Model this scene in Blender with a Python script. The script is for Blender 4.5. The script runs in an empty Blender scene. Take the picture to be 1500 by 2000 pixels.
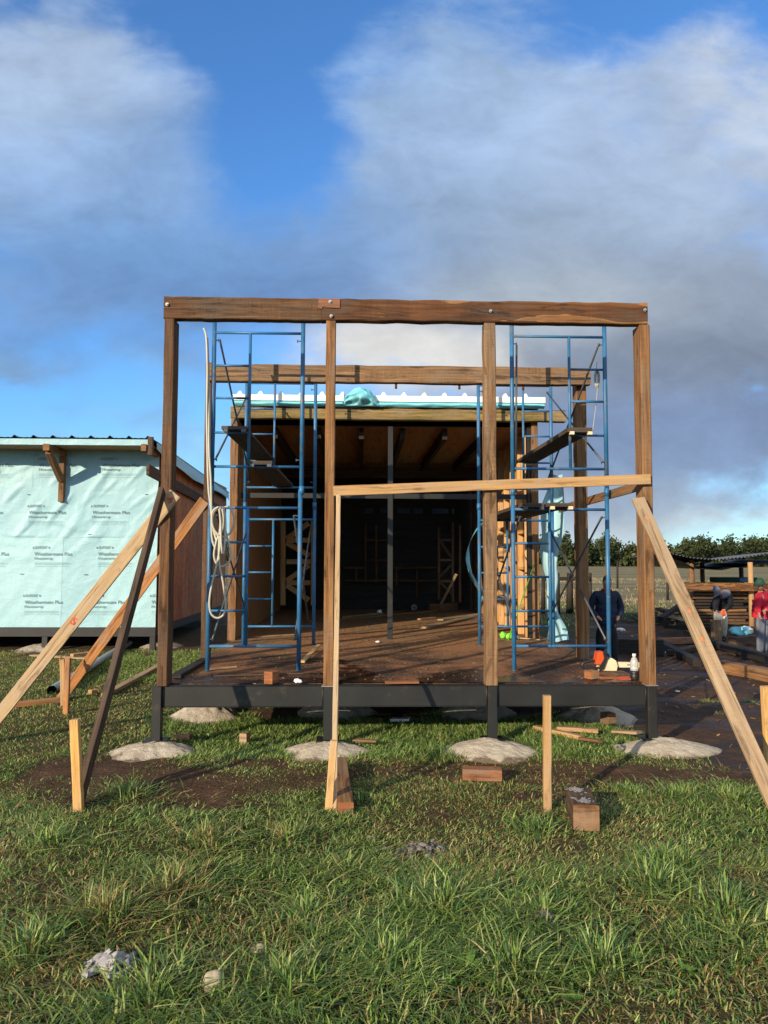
import bpy, bmesh, math, random
import numpy as np
from mathutils import Vector, Matrix, noise as mnoise

R = math.radians
rng = random.Random(7)
nrng = np.random.default_rng(11)
C = bpy.context.scene.collection
SC = bpy.context.scene

# ------------------------------------------------------------------ camera
H = 1.7
FPX = 1450.0                      # focal length in photo pixels (photo is 1500 x 2000)
PITCH, YAW, ROLL = R(3.63), R(-1.78), R(0.17)
cam_d = bpy.data.cameras.new('camera')
cam_d.sensor_fit = 'VERTICAL'; cam_d.sensor_height = 36.0; cam_d.lens = 36.0 * FPX / 2000.0
cam_d.clip_start = 0.05; cam_d.clip_end = 6000
cam = bpy.data.objects.new('camera', cam_d); C.objects.link(cam)
CR = Matrix.Rotation(YAW, 3, 'Z') @ Matrix.Rotation(R(90) + PITCH, 3, 'X') @ Matrix.Rotation(ROLL, 3, 'Z')
cam.matrix_world = Matrix.Translation((0, 0, H)) @ CR.to_4x4()
SC.camera = cam
SC.render.resolution_x = 768; SC.render.resolution_y = 1024

def ray(px, py):
    return CR @ Vector(((px - 750) / FPX, -(py - 1000) / FPX, -1.0))
def at(px, py, Y):                # the point seen at a photo pixel on the plane y = Y
    d = ray(px, py); t = Y / d.y
    return Vector((d.x * t, Y, H + d.z * t))
def gz(x, y):                     # height of the ground: the yard right of the deck lies lower
    def ss(a, b, v):
        t = min(1, max(0, (v - a) / (b - a))); return t * t * (3 - 2 * t)
    return -0.28 * ss(3.0, 4.4, x) * ss(8.0, 11.0, y) * (1 - ss(24, 40, y))
def gnd(px, py, dz=0.0):          # the point of the ground (or dz above it) seen at a photo pixel
    d = ray(px, py); z = dz
    for _ in range(12):
        t = (z - H) / d.z; x, y = d.x * t, d.y * t; z = gz(x, y) + dz
    return Vector((x, y, z))

# ------------------------------------------------------------------ light, sky, exposure
SUN_EL, SUN_AZ = R(17.0), R(39.0)  # the sun stands behind the camera, to the left
travel = Vector((math.sin(SUN_AZ) * math.cos(SUN_EL), math.cos(SUN_AZ) * math.cos(SUN_EL), -math.sin(SUN_EL)))
sun_d = bpy.data.lights.new('sun', 'SUN'); sun_d.energy = 4.5; sun_d.angle = R(0.5); sun_d.color = (1.0, 0.82, 0.60)
sun = bpy.data.objects.new('sun', sun_d); C.objects.link(sun)
sun.rotation_euler = travel.to_track_quat('-Z', 'Y').to_euler(); sun.location = (-8, -10, 12)
SC.view_settings.view_transform = 'Standard'; SC.view_settings.look = 'None'
SC.view_settings.exposure = 0.62; SC.view_settings.gamma = 1.0

world = bpy.data.worlds.new('World'); SC.world = world; world.use_nodes = True
SKY_STRENGTH = 0.10
def build_sky():
    nt = world.node_tree; nt.nodes.clear(); N = nt.nodes.new; L = nt.links.new
    def m(op, a, b=None, c=None, clamp=False):
        n = N('ShaderNodeMath'); n.operation = op; n.use_clamp = clamp
        for i, v in enumerate((a, b, c)):
            if v is None: continue
            if isinstance(v, (int, float)): n.inputs[i].default_value = v
            else: L(v, n.inputs[i])
        return n.outputs[0]
    def vm(op, a, b=None):
        n = N('ShaderNodeVectorMath'); n.operation = op
        for i, v in enumerate((a, b)):
            if v is None: continue
            if isinstance(v, tuple): n.inputs[i].default_value = v
            else: L(v, n.inputs[i])
        return n.outputs['Value'] if op == 'DOT_PRODUCT' else n.outputs[0]
    tc = N('ShaderNodeTexCoord').outputs['Generated']
    sky = N('ShaderNodeTexSky'); sky.sky_type = 'NISHITA'; sky.sun_disc = False
    sky.sun_elevation = SUN_EL; sky.sun_rotation = R(180) + SUN_AZ
    sky.air_density = 1.0; sky.dust_density = 0.4; sky.ozone_density = 2.5
    sx = N('ShaderNodeSeparateXYZ'); L(tc, sx.inputs[0])
    yy = m('MAXIMUM', m('ABSOLUTE', sx.outputs[1]), 0.15)
    cb = N('ShaderNodeCombineXYZ'); L(m('DIVIDE', sx.outputs[0], yy), cb.inputs[0]); L(m('DIVIDE', sx.outputs[2], yy), cb.inputs[1])
    def fbm(scale, detail, rough, off, dist=0.0, sc=(1, 1, 1)):
        mp = N('ShaderNodeMapping'); mp.inputs['Location'].default_value = off; mp.inputs['Scale'].default_value = sc
        L(cb.outputs[0], mp.inputs[0])
        n = N('ShaderNodeTexNoise'); n.inputs['Scale'].default_value = scale; n.inputs['Detail'].default_value = detail
        n.inputs['Roughness'].default_value = rough; n.inputs['Distortion'].default_value = dist
        L(mp.outputs[0], n.inputs['Vector']); return n
    w1 = fbm(3.2, 5, 0.55, (3.1, 1.7, 0.3))
    warp = vm('MULTIPLY', vm('SUBTRACT', w1.outputs['Color'], (0.5, 0.5, 0.5)), (0.22, 0.16, 0.0))
    P = vm('ADD', cb.outputs[0], warp)
    def blob(px, py, rx, ry):
        d = at(px, py, 1.0); c = (d.x, d.z - H, 0.0)
        q = vm('MULTIPLY', vm('SUBTRACT', P, c), (FPX / rx, FPX / ry, 0.0))
        return m('EXPONENT', m('MULTIPLY', vm('DOT_PRODUCT', q, q), -1.0))
    # cloud cover: negative blobs open the blue gaps, positive ones thicken the banks
    cover = None
    for px, py, rx, ry, a in [(500, 170, 170, 250, -0.75), (560, 330, 130, 130, -0.4), (430, 10, 330, 80, -0.55), (1300, 20, 330, 110, -0.62),
                              (120, 800, 270, 100, -0.45), (20, 20, 120, 60, -0.25), (330, 650, 170, 50, -0.12), (250, 400, 330, 90, 0.05), (600, 650, 90, 60, -0.2),
                              (130, 200, 290, 190, 0.5), (150, 450, 330, 140, 0.34), (480, 520, 260, 90, 0.25), (1000, 330, 430, 270, 0.55), (1250, 640, 360, 260, 0.55), (900, 560, 300, 80, .3), (690, 680, 130, 55, 0.3),
                              (60, 738, 120, 40, 0.62), (200, 830, 170, 28, 0.34), (330, 700, 90, 26, 0.30), (390, 860, 80, 60, 0.30), (250, 560, 420, 90, 0.12), (1400, 880, 260, 110, 0.3), (1400, 1010, 300, 40, 0.22)]:
        t = m('MULTIPLY', blob(px, py, rx, ry), a)
        cover = t if cover is None else m('ADD', cover, t)
    n1 = fbm(4.2, 9, 0.57, (0.4, 5.2, 1.0), 0.25, (0.8, 1.15, 1))
    n2 = fbm(13.0, 7, 0.6, (7.4, 2.2, 4.0), 0.4, (0.8, 1.3, 1))
    dens = m('ADD', m('ADD', m('ADD', cover, m('ADD', 0.50, m('MULTIPLY', m('LESS_THAN', sx.outputs[1], 0.0), 0.4))), m('MULTIPLY', m('SUBTRACT', n1.outputs[0], 0.5), 1.35)), m('MULTIPLY', m('SUBTRACT', n2.outputs[0], 0.5), 0.75))  # extra unseen cloud behind the camera, added to make the shadows less blue
    mr = N('ShaderNodeMapRange'); mr.interpolation_type = 'SMOOTHSTEP'; L(dens, mr.inputs[0])
    mr.inputs[1].default_value = 0.12; mr.inputs[2].default_value = 0.88
    # colours the sun and the shade give the cloud banks (display-linear radiance)
    cols = [(60, 140, 190, 160, (0.402, 0.527, 0.730)), (230, 110, 150, 110, (0.402, 0.533, 0.745)), (330, 280, 140, 120, (0.216, 0.381, 0.687)), (120, 330, 260, 110, (0.270, 0.413, 0.658)), (300, 470, 330, 90, (0.162, 0.332, 0.631)), (80, 560, 220, 80, (0.188, 0.332, 0.604)), (420, 560, 240, 70, (0.150, 0.287, 0.565)), (220, 650, 260, 60, (0.162, 0.332, 0.644)), (120, 790, 260, 80, (0.231, 0.491, 0.823)), (60, 735, 110, 40, (0.209, 0.323, 0.539)), (740, 120, 130, 110, (0.314, 0.479, 0.761)), (930, 150, 220, 120, (0.352, 0.503, 0.745)), (1180, 210, 230, 120, (0.402, 0.521, 0.730)), (1480, 190, 120, 110, (0.565, 0.644, 0.761)), (860, 330, 220, 110, (0.323, 0.456, 0.672)), (650, 470, 200, 110, (0.202, 0.342, 0.604)), (960, 470, 200, 90, (0.314, 0.402, 0.527)), (1250, 400, 240, 110, (0.371, 0.479, 0.658)), (1060, 560, 220, 60, (0.445, 0.503, 0.565)), (1400, 560, 200, 110, (0.279, 0.342, 0.445)), (1380, 700, 220, 80, (0.209, 0.262, 0.361)), (735, 690, 170, 50, (0.730, 0.730, 0.716)), (1400, 830, 240, 70, (0.202, 0.287, 0.468)), (1380, 900, 240, 60, (0.238, 0.337, 0.515)), (1330, 970, 240, 36, (0.332, 0.423, 0.552)), (1420, 1030, 300, 28, (0.479, 0.565, 0.631)), (400, 930, 260, 80, (0.305, 0.591, 0.871))]
    num = den = None
    for px, py, rx, ry, c in cols:
        g = blob(px, py, rx, ry)
        sc = N('ShaderNodeVectorMath'); sc.operation = 'SCALE'; sc.inputs[0].default_value = c; L(g, sc.inputs['Scale'])
        num = sc.outputs[0] if num is None else vm('ADD', num, sc.outputs[0])
        den = g if den is None else m('ADD', den, g)
    base = N('ShaderNodeVectorMath'); base.operation = 'ADD'; L(num, base.inputs[0]); base.inputs[1].default_value = (.0036, .0038, .0041)
    dv = m('DIVIDE', 1.0, m('ADD', den, 0.01))
    cc = N('ShaderNodeVectorMath'); cc.operation = 'SCALE'; L(base.outputs[0], cc.inputs[0]); L(dv, cc.inputs['Scale'])
    n3 = fbm(6.5, 8, 0.58, (2.0, 9.0, 2.0), 0.6, (0.8, 1.35, 1))
    n4 = fbm(17.0, 6, 0.6, (1.0, 3.0, 5.0), 0.8, (0.8, 1.5, 1))
    lum = m('ADD', m('ADD', m('MULTIPLY', m('SUBTRACT', n3.outputs[0], 0.5), 0.75), m('MULTIPLY', m('SUBTRACT', n4.outputs[0], 0.5), 0.30)), 1.0)
    c2 = N('ShaderNodeVectorMath'); c2.operation = 'SCALE'; L(cc.outputs[0], c2.inputs[0]); rear_fill = N('ShaderNodeMapRange'); L(sx.outputs[1], rear_fill.inputs[0])      # unseen clouds behind the camera, brightened to fill the shadows
    rear_fill.inputs[1].default_value = 0.1; rear_fill.inputs[2].default_value = -0.5; rear_fill.inputs[3].default_value = 1.0; rear_fill.inputs[4].default_value = 2.3
    L(m('MULTIPLY', m('MULTIPLY', lum, rear_fill.outputs[0]), 0.68 / SKY_STRENGTH), c2.inputs['Scale'])
    hs = vm('MULTIPLY', sky.outputs[0], (0.70, 1.16, 1.62))
    mix = N('ShaderNodeMix'); mix.data_type = 'RGBA'; L(mr.outputs[0], mix.inputs[0]); L(hs, mix.inputs[6]); L(c2.outputs[0], mix.inputs[7])
    bg = N('ShaderNodeBackground'); bg.inputs[1].default_value = SKY_STRENGTH; L(mix.outputs[2], bg.inputs[0])
    out = N('ShaderNodeOutputWorld'); L(bg.outputs[0], out.inputs[0])
build_sky()

# ------------------------------------------------------------------ mesh building
class MB:
    """Collects shapes; build() links them as ONE mesh object."""
    def __init__(s): s.v = []; s.f = []; s.uv = []; s.m = []; s.s = []
    def face(s, idx, uv, mat=0, smooth=False):
        s.f.append(tuple(idx)); s.uv.extend(uv); s.m.append(mat); s.s.append(smooth)
    def beam(s, p0, p1, w, h, up=(0, 0, 1), cham=0.004, jit=0.0, nseg=1, mat=0, endmat=None, taper=1.0, bow=0.0):
        p0 = Vector(p0); p1 = Vector(p1); ax = p1 - p0; ln = ax.length; a = ax / ln
        sd = a.cross(Vector(up)); sd.normalize(); u2 = sd.cross(a)
        ou, ov = rng.uniform(0, 40), rng.uniform(0, 40); b0 = len(s.v); c = min(cham, w * .3, h * .3)
        ring = [(-w/2+c, -h/2), (w/2-c, -h/2), (w/2, -h/2+c), (w/2, h/2-c), (w/2-c, h/2), (-w/2+c, h/2), (-w/2, h/2-c), (-w/2, -h/2+c)]
        per = [0]
        for i in range(8):
            x0, y0 = ring[i]; x1, y1 = ring[(i + 1) % 8]; per.append(per[-1] + math.hypot(x1 - x0, y1 - y0))
        for k in range(nseg + 1):
            t = k / nseg; sc = 1 + (taper - 1) * t
            jw = 1 + rng.uniform(-jit, jit) / w if jit else 1; jh = 1 + rng.uniform(-jit, jit) / h if jit else 1
            off = sd * (rng.uniform(-jit, jit) * .5) + u2 * (rng.uniform(-jit, jit) * .5 + bow * math.sin(math.pi * t))
            for x, y in ring:
                s.v.append(p0 + ax * t + off + sd * (x * sc * jw) + u2 * (y * sc * jh))
        for k in range(nseg):
            for i in range(8):
                j = (i + 1) % 8; q = b0 + k * 8
                s.face((q + i, q + j, q + 8 + j, q + 8 + i),
                       [(ou + ln*k/nseg, ov + per[i]), (ou + ln*k/nseg, ov + per[i+1]), (ou + ln*(k+1)/nseg, ov + per[i+1]), (ou + ln*(k+1)/nseg, ov + per[i])], mat)
        em = mat if endmat is None else endmat
        s.face([b0 + i for i in reversed(range(8))], [(ou + ring[i][0], ov + ring[i][1]) for i in reversed(range(8))], em)
        q = b0 + nseg * 8
        s.face([q + i for i in range(8)], [(ou + ring[i][0], ov + ring[i][1]) for i in range(8)], em)
        return s
    def box(s, lo, hi, mat=0, cham=0.003):
        lo = Vector(lo); hi = Vector(hi); c = (lo + hi) / 2; d = hi - lo
        k = max(range(3), key=lambda i: d[i])
        if k == 0: s.beam((lo.x, c.y, c.z), (hi.x, c.y, c.z), d.y, d.z, (0, 0, 1), cham, mat=mat)
        elif k == 1: s.beam((c.x, lo.y, c.z), (c.x, hi.y, c.z), d.x, d.z, (0, 0, 1), cham, mat=mat)
        else: s.beam((c.x, c.y, lo.z), (c.x, c.y, hi.z), d.x, d.y, (0, 1, 0), cham, mat=mat)
        return s
    def tube(s, pts, r, n=10, mat=0, caps=True):
        pts = [Vector(p) for p in pts]; b0 = len(s.v); acc = 0.0; ou = rng.uniform(0, 20)
        rs = r if isinstance(r, (list, tuple)) else [r] * len(pts)
        t0 = (pts[1] - pts[0]).normalized(); ref = Vector((0, 0, 1)) if abs(t0.z) < .9 else Vector((0, 1, 0))
        nx = t0.cross(ref).normalized(); us = []
        for i, p in enumerate(pts):
            t = (pts[min(i + 1, len(pts) - 1)] - pts[max(i - 1, 0)]).normalized()
            nx = (nx - t * nx.dot(t)).normalized(); ny = t.cross(nx)
            if i: acc += (p - pts[i - 1]).length
            us.append(acc)
            for k in range(n):
                a = 2 * math.pi * k / n; s.v.append(p + (nx * math.cos(a) + ny * math.sin(a)) * rs[i])
        for i in range(len(pts) - 1):
            for k in range(n):
                j = (k + 1) % n; q = b0 + i * n
                s.face((q + k, q + j, q + n + j, q + n + k), [(ou + us[i], k / n), (ou + us[i], (k+1) / n), (ou + us[i+1], (k+1) / n), (ou + us[i+1], k / n)], mat, True)
        if caps:
            s.face([b0 + k for k in reversed(range(n))], [(0, 0)] * n, mat)
            q = b0 + (len(pts) - 1) * n; s.face([q + k for k in range(n)], [(0, 0)] * n, mat)
        return s
    def grid(s, fn, nu, nv, mat=0, smooth=True, uvs=(1, 1)):
        b0 = len(s.v)
        for j in range(nv + 1):
            for i in range(nu + 1): s.v.append(Vector(fn(i / nu, j / nv)))
        w = nu + 1
        for j in range(nv):
            for i in range(nu):
                q = b0 + j * w + i
                s.face((q, q + 1, q + w + 1, q + w), [(i/nu*uvs[0], j/nv*uvs[1]), ((i+1)/nu*uvs[0], j/nv*uvs[1]), ((i+1)/nu*uvs[0], (j+1)/nv*uvs[1]), (i/nu*uvs[0], (j+1)/nv*uvs[1])], mat, smooth)
        return s
    def poly(s, pts, ext, mat=0):
        """a flat outline pushed along ext: a solid plate"""
        pts = [Vector(p) for p in pts]; e = Vector(ext); b0 = len(s.v); n = len(pts)
        s.v += pts; s.v += [p + e for p in pts]
        s.face([b0 + i for i in reversed(range(n))], [(pts[i].x, pts[i].z) for i in reversed(range(n))], mat)
        s.face([b0 + n + i for i in range(n)], [(pts[i].x, pts[i].z) for i in range(n)], mat)
        for i in range(n):
            j = (i + 1) % n
            s.face((b0 + i, b0 + j, b0 + n + j, b0 + n + i), [(pts[i].x, pts[i].y), (pts[j].x, pts[j].y), (pts[j].x, pts[j].y + 1), (pts[i].x, pts[i].y + 1)], mat)
        return s
    def blobmesh(s, c, r, seed=0, amp=.25, sub=2, mat=0, freq=1.6, flat=None):
        """a lumpy solid (stones, rags, concrete domes)"""
        bm = bmesh.new(); bmesh.ops.create_icosphere(bm, subdivisions=sub, radius=1.0); b0 = len(s.v); c = Vector(c)
        for v in bm.verts:
            d = 1 + amp * mnoise.noise(v.co * freq + Vector((seed * 3.1, seed * 1.7, seed)))
            p = Vector((v.co.x * r[0] * d, v.co.y * r[1] * d, v.co.z * r[2] * d))
            if flat is not None and p.z < flat: p.z = flat
            s.v.append(c + p)
        bm.verts.index_update()
        for f in bm.faces: s.face([b0 + v.index for v in f.verts], [(v.co.x, v.co.y) for v in f.verts], mat, True)
        bm.free(); return s
    def add_mesh(s, me, M=None, mat=0, smooth=False):
        b0 = len(s.v)
        for v in me.vertices: s.v.append((M @ v.co) if M is not None else v.co.copy())
        for p in me.polygons: s.face([b0 + i for i in p.vertices], [(0, 0)] * len(p.vertices), mat, smooth)
        return s
    def build(s, name, mats, parent=None, loc=None):
        me = bpy.data.meshes.new(name)
        off = Vector(loc) if loc is not None else Vector((0, 0, 0))
        me.from_pydata([tuple(v - off) for v in s.v], [], s.f)
        ul = me.uv_layers.new(name='UVMap'); ul.data.foreach_set('uv', np.array(s.uv, dtype=np.float32).ravel())
        for mt in (mats if isinstance(mats, (list, tuple)) else [mats]): me.materials.append(mt)
        me.polygons.foreach_set('material_index', s.m); me.polygons.foreach_set('use_smooth', s.s)
        me.update()
        o = bpy.data.objects.new(name, me); C.objects.link(o); o.location = off
        if parent is not None:
            o.parent = parent; o.matrix_parent_inverse = Matrix.Identity(4)
            o.location = off - parent_world(parent)
        return o
def parent_world(p):
    v = Vector((0, 0, 0))
    while p is not None: v += p.location; p = p.parent
    return v
def tag(o, label=None, cat=None, group=None, kind=None):
    if label: o['label'] = label
    if cat: o['category'] = cat
    if group: o['group'] = group
    if kind: o['kind'] = kind
    return o
def thing(name, loc, label, cat, group=None):
    o = bpy.data.objects.new(name, None); C.objects.link(o); o.location = loc; o.empty_display_size = .2
    return tag(o, label, cat, group)

# ------------------------------------------------------------------ materials
class NT:
    def __init__(s, name):
        s.mat = bpy.data.materials.new(name); s.mat.use_nodes = True; s.t = s.mat.node_tree
        s.b = s.t.nodes['Principled BSDF']; s.out = s.t.nodes['Material Output']
    def n(s, k): return s.t.nodes.new('ShaderNode' + k)
    def l(s, a, b): s.t.links.new(a, b)
    def coord(s, kind='UV', scale=(1, 1, 1), loc=(0, 0, 0)):
        c = s.n('TexCoord'); mp = s.n('Mapping'); mp.inputs['Scale'].default_value = scale; mp.inputs['Location'].default_value = loc
        s.l(c.outputs[kind], mp.inputs[0]); return mp.outputs[0]
    def noise(s, vec, scale, detail=4, rough=.55, dist=0):
        x = s.n('TexNoise'); x.inputs['Scale'].default_value = scale; x.inputs['Detail'].default_value = detail
        x.inputs['Roughness'].default_value = rough; x.inputs['Distortion'].default_value = dist
        s.l(vec, x.inputs['Vector']); return x.outputs[0]
    def ramp(s, fac, stops):
        x = s.n('ValToRGB'); e = x.color_ramp.elements
        while len(e) < len(stops): e.new(0.5)
        for i, (p, c) in enumerate(stops):
            e[i].position = p; e[i].color = (c[0], c[1], c[2], 1) if isinstance(c, (tuple, list)) else (c, c, c, 1)
        s.l(fac, x.inputs[0]); return x.outputs[0]
    def mix(s, fac, a, b, mode='MIX'):
        x = s.n('Mix'); x.data_type = 'RGBA'; x.blend_type = mode
        for i, v in ((0, fac), (6, a), (7, b)):
            if isinstance(v, (int, float)): x.inputs[i].default_value = v
            elif isinstance(v, (tuple, list)): x.inputs[i].default_value = (v[0], v[1], v[2], 1)
            else: s.l(v, x.inputs[i])
        return x.outputs[2]
    def math(s, op, a, b=0.0, clamp=False):
        x = s.n('Math'); x.operation = op; x.use_clamp = clamp
        for i, v in enumerate((a, b)):
            if isinstance(v, (int, float)): x.inputs[i].default_value = v
            else: s.l(v, x.inputs[i])
        return x.outputs[0]
    def bump(s, hgt, strength=.4, dist=.01):
        x = s.n('Bump'); x.inputs['Strength'].default_value = strength; x.inputs['Distance'].default_value = dist
        s.l(hgt, x.inputs['Height']); s.l(x.outputs[0], s.b.inputs['Normal']); return x
    def set(s, color=None, rough=None, metal=None, spec=None):
        for k, v in (('Base Color', color), ('Roughness', rough), ('Metallic', metal), ('Specular IOR Level', spec)):
            if v is None: continue
            if isinstance(v, (int, float)): s.b.inputs[k].default_value = v
            elif isinstance(v, (tuple, list)): s.b.inputs[k].default_value = (v[0], v[1], v[2], 1)
            else: s.l(v, s.b.inputs[k])
        return s

def wood(name, dark, mid, light, rough=.8, grain=45, along=1.6, stain=None, stain_amt=.5, saw=0.0, bump=.5, knots=True, flame=None):
    t = NT(name)
    g = t.noise(t.coord('UV', (along, grain, 1)), 1.0, 7, .62, .35)
    col = t.ramp(g, [(.28, dark), (.5, mid), (.72, light)])
    b = t.noise(t.coord('UV', (1.1, 5, 1), (3, 9, 0)), 1.0, 5, .6, .8)
    if stain is not None:
        col = t.mix(t.math('MULTIPLY', t.ramp(b, [(.45, 0), (.68, 1)]), stain_amt), col, stain)
    if saw:
        gp = t.ramp(t.noise(t.coord('UV', (.7, 3.2, 1), (8, 3, 0)), 1.6, 7, .68, 1.2), [(.46, 0), (.62, .62)])
        lm = sum(mid) / 3; col = t.mix(gp, col, (lm * 1.35, lm * 1.03, lm * .74))
        dk = t.ramp(t.noise(t.coord('UV', (.9, 7, 1), (21, 6, 0)), 1.8, 7, .7, 1.0), [(.54, 0), (.64, .75)])
        col = t.mix(dk, col, tuple(c * .55 for c in dark))
    if flame:      # pale sapwood tongues with a sharp edge
        fl = t.noise(t.coord('UV', (.55, 2.6, 1), (4, 7, 0)), 1.5, 3, .45, 1.4)
        col = t.mix(t.ramp(fl, [(.535, 0), (.555, .8), (.60, .35)]), col, flame)
    hgt = g
    if saw:
        sm = t.noise(t.coord('UV', (75, 5, 1), (1, 4, 0)), 1.0, 5, .7, 1.2)
        mk = t.ramp(t.noise(t.coord('UV', (3, 9, 1), (6, 1, 0)), 1.0, 5, .6), [(.42, 0), (.62, 1)])
        hgt = t.math('ADD', g, t.math('MULTIPLY', sm, .5))
        col = t.mix(t.math('MULTIPLY', mk, saw), col, t.ramp(sm, [(.35, .30), (.60, 1.15)]), 'MULTIPLY')
    ck = t.noise(t.coord('UV', (1.3, 70, 1), (13, 2, 0)), 1.0, 3, .5, .6)
    col = t.mix(t.ramp(ck, [(.30, .75), (.36, 0)]), col, tuple(c * .35 for c in dark))
    if knots:
        vo = t.n('TexVoronoi'); vo.inputs['Scale'].default_value = 1.0; t.l(t.coord('UV', (1.7, 7, 1), (2, 5, 0)), vo.inputs['Vector'])
        col = t.mix(t.ramp(vo.outputs['Distance'], [(.03, .8), (.14, 0)]), col, tuple(c * .45 for c in dark))
    t.set(col, rough, spec=.25); t.bump(hgt, bump, .006); return t.mat

M = {}
M['old_timber'] = wood('old timber', (0.034, 0.015, 0.006), (0.115, 0.054, 0.023), (0.215, 0.118, 0.056), .85, 38, 1.4, (.050, .030, .018), .6, .55, .9)
M['old_timber_red'] = wood('reddish timber', (0.026, 0.01, 0.004), (0.1, 0.038, 0.011), (0.19, 0.082, 0.026), .7, 26, .9, (.028, .011, .006), .8, .25, .6, True, (.30, .145, .050))
M['timber_grey'] = wood('weathered timber', (0.085, 0.046, 0.022), (0.215, 0.124, 0.06), (0.34, 0.21, 0.112), .85, 42, 1.3, (.075, .047, .028), .6, .5, .9)
M['timber_tan'] = wood('tan timber', (0.085, 0.038, 0.014), (0.215, 0.104, 0.04), (0.33, 0.178, 0.074), .85, 34, 1.4, (.10, .060, .03), .6, .35, .8)
M['timber_moss'] = wood('mossy timber', (0.085, 0.058, 0.02), (0.24, 0.165, 0.06), (0.38, 0.275, 0.115), .9, 30, 1.6, (.075, .072, .022), .8, .3, .8)
M['pine'] = wood('sawn pine', (.25, .135, .050), (.38, .225, .092), (.47, .30, .14), .7, 30, 1.1, (.40, .24, .10), .45, .12, .35)
M['pine_pale'] = wood('pale pine', (.27, .175, .085), (.40, .28, .15), (.49, .36, .21), .75, 34, 1.2, (.36, .25, .13), .4, .12, .35)
M['pine_yellow'] = wood('yellow pine', (.40, .20, .050), (.54, .31, .09), (.62, .40, .15), .7, 24, 1.0, (.55, .31, .08), .4, .1, .35)
M['pine_grey'] = wood('pale weathered board', (.20, .13, .070), (.32, .22, .125), (.41, .30, .18), .8, 36, 1.2, (.22, .16, .10), .5, .2, .4)
M['orange_wood'] = wood('orange board', (.22, .085, .025), (.38, .165, .055), (.50, .25, .09), .75, 34, 1.3, (.16, .07, .025), .6, .2, .5)
M['dark_board'] = wood('dark board', (.030, .018, .012), (.075, .045, .029), (.13, .085, .056), .8, 40, 1.4, (.035, .021, .013), .5, .2, .6)
M['red_cut'] = wood('fresh red cut wood', (.13, .045, .017), (.25, .095, .038), (.36, .165, .072), .75, 20, 2.5, (.20, .06, .02), .6, .4, .5, False)
M['end_cut'] = wood('rough cut end', (.13, .058, .021), (.24, .115, .043), (.34, .185, .078), .85, 14, 9.0, (.24, .10, .03), .5, .5, 1.0, False)
M['inner_board'] = wood('interior boards', (.20, .085, .026), (.32, .155, .052), (.42, .22, .083), .7, 22, .8, (.22, .10, .035), .5, .1, .3)
M['stud'] = wood('stud pine', (.40, .20, .060), (.56, .32, .115), (.66, .42, .17), .7, 26, 1.0, (.42, .22, .07), .5, .1, .3)
M['plank'] = wood('scaffold plank', (.030, .024, .019), (.062, .048, .037), (.105, .083, .062), .85, 34, 1.2, (.12, .10, .08), .5, .2, .5)
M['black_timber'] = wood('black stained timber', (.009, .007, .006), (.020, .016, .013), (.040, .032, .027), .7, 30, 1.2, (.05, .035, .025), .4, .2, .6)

def plain(name, col, rough=.5, metal=0.0, var=.25, scale=6, spec=.5, bump=0.0, kind='Object', dirt=None, dirt_th=(.55, .7)):
    t = NT(name); c = t.coord(kind)
    n = t.noise(c, scale, 6, .6); k = t.ramp(n, [(.25, 1 - var), (.75, 1 + var)])
    cl = t.mix(1.0, col, k, 'MULTIPLY')
    if dirt is not None:
        cl = t.mix(t.ramp(t.noise(c, scale * 2.7, 7, .65), [(dirt_th[0], 0), (dirt_th[1], 1)]), cl, dirt)
    t.set(cl, rough, metal, spec)
    if bump: t.bump(t.noise(c, scale * 6, 6, .65), bump, .01)
    return t.mat
M['steel'] = plain('dark painted steel', (.013, .0135, .0125), .48, 0, .4, 3, .4, .05, dirt=(.055, .042, .028), dirt_th=(.60, .80))
M['scaffold_blue'] = plain('scaffold blue paint', (.024, .120, .255), .45, 0, .4, 4, .4, .15, dirt=(.115, .12, .115), dirt_th=(.55, .66))
M['scaffold_steel'] = plain('scaffold brace steel', (.060, .072, .085), .45, .3, .35, 6, .5, .1, dirt=(.09, .06, .04), dirt_th=(.6, .75))
M['galv'] = plain('galvanised steel', (.34, .335, .32), .5, .6, .15, 20)
def concrete_mat():
    t = NT('rough concrete'); c = t.coord('Object'); n = t.noise(c, 8, 8, .68)
    col = t.ramp(n, [(.25, (.30, .255, .19)), (.5, (.43, .375, .29)), (.75, (.53, .475, .385))])
    sp = t.n('SeparateXYZ'); t.l(c, sp.inputs[0])
    f = t.math('ADD', t.math('MULTIPLY', sp.outputs[2], 14.0), t.math('MULTIPLY', t.math('SUBTRACT', t.noise(c, 6, 7, .7), .5), 2.4))
    col = t.mix(t.ramp(f, [(.05, .85), (.38, 0)]), col, (.085, .055, .032))          # soil splashed up the rim
    col = t.mix(t.ramp(t.noise(c, 30, 5, .7), [(.62, 0), (.70, .6)]), col, (.13, .10, .07))
    t.set(col, .95, spec=.2); t.bump(t.math('ADD', t.noise(c, 45, 8, .75), t.math('MULTIPLY', t.noise(c, 9, 6, .6), 1.5)), .9, .02); return t.mat
M['concrete'] = concrete_mat()
M['hose'] = plain('cream hose', (.40, .385, .31), .45, 0, .12, 5)
M['white_plastic'] = plain('white', (.78, .78, .74), .5, 0, .12, 6)
M['foam'] = plain('white foam panel edge', (.80, .78, .70), .8, 0, .12, 10, .3, .25, dirt=(.52, .42, .26), dirt_th=(.66, .74))
M['roof_metal'] = plain('blue grey roof metal', (.10, .19, .23), .45, .4, .2, 4)
M['rust_roof'] = plain('dull corrugated iron', (.16, .165, .17), .5, .5, .4, 3, .5, .1, dirt=(.07, .055, .045))
M['stone'] = plain('stone', (.34, .30, .20), .9, 0, .35, 7, .2, .8)
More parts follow.
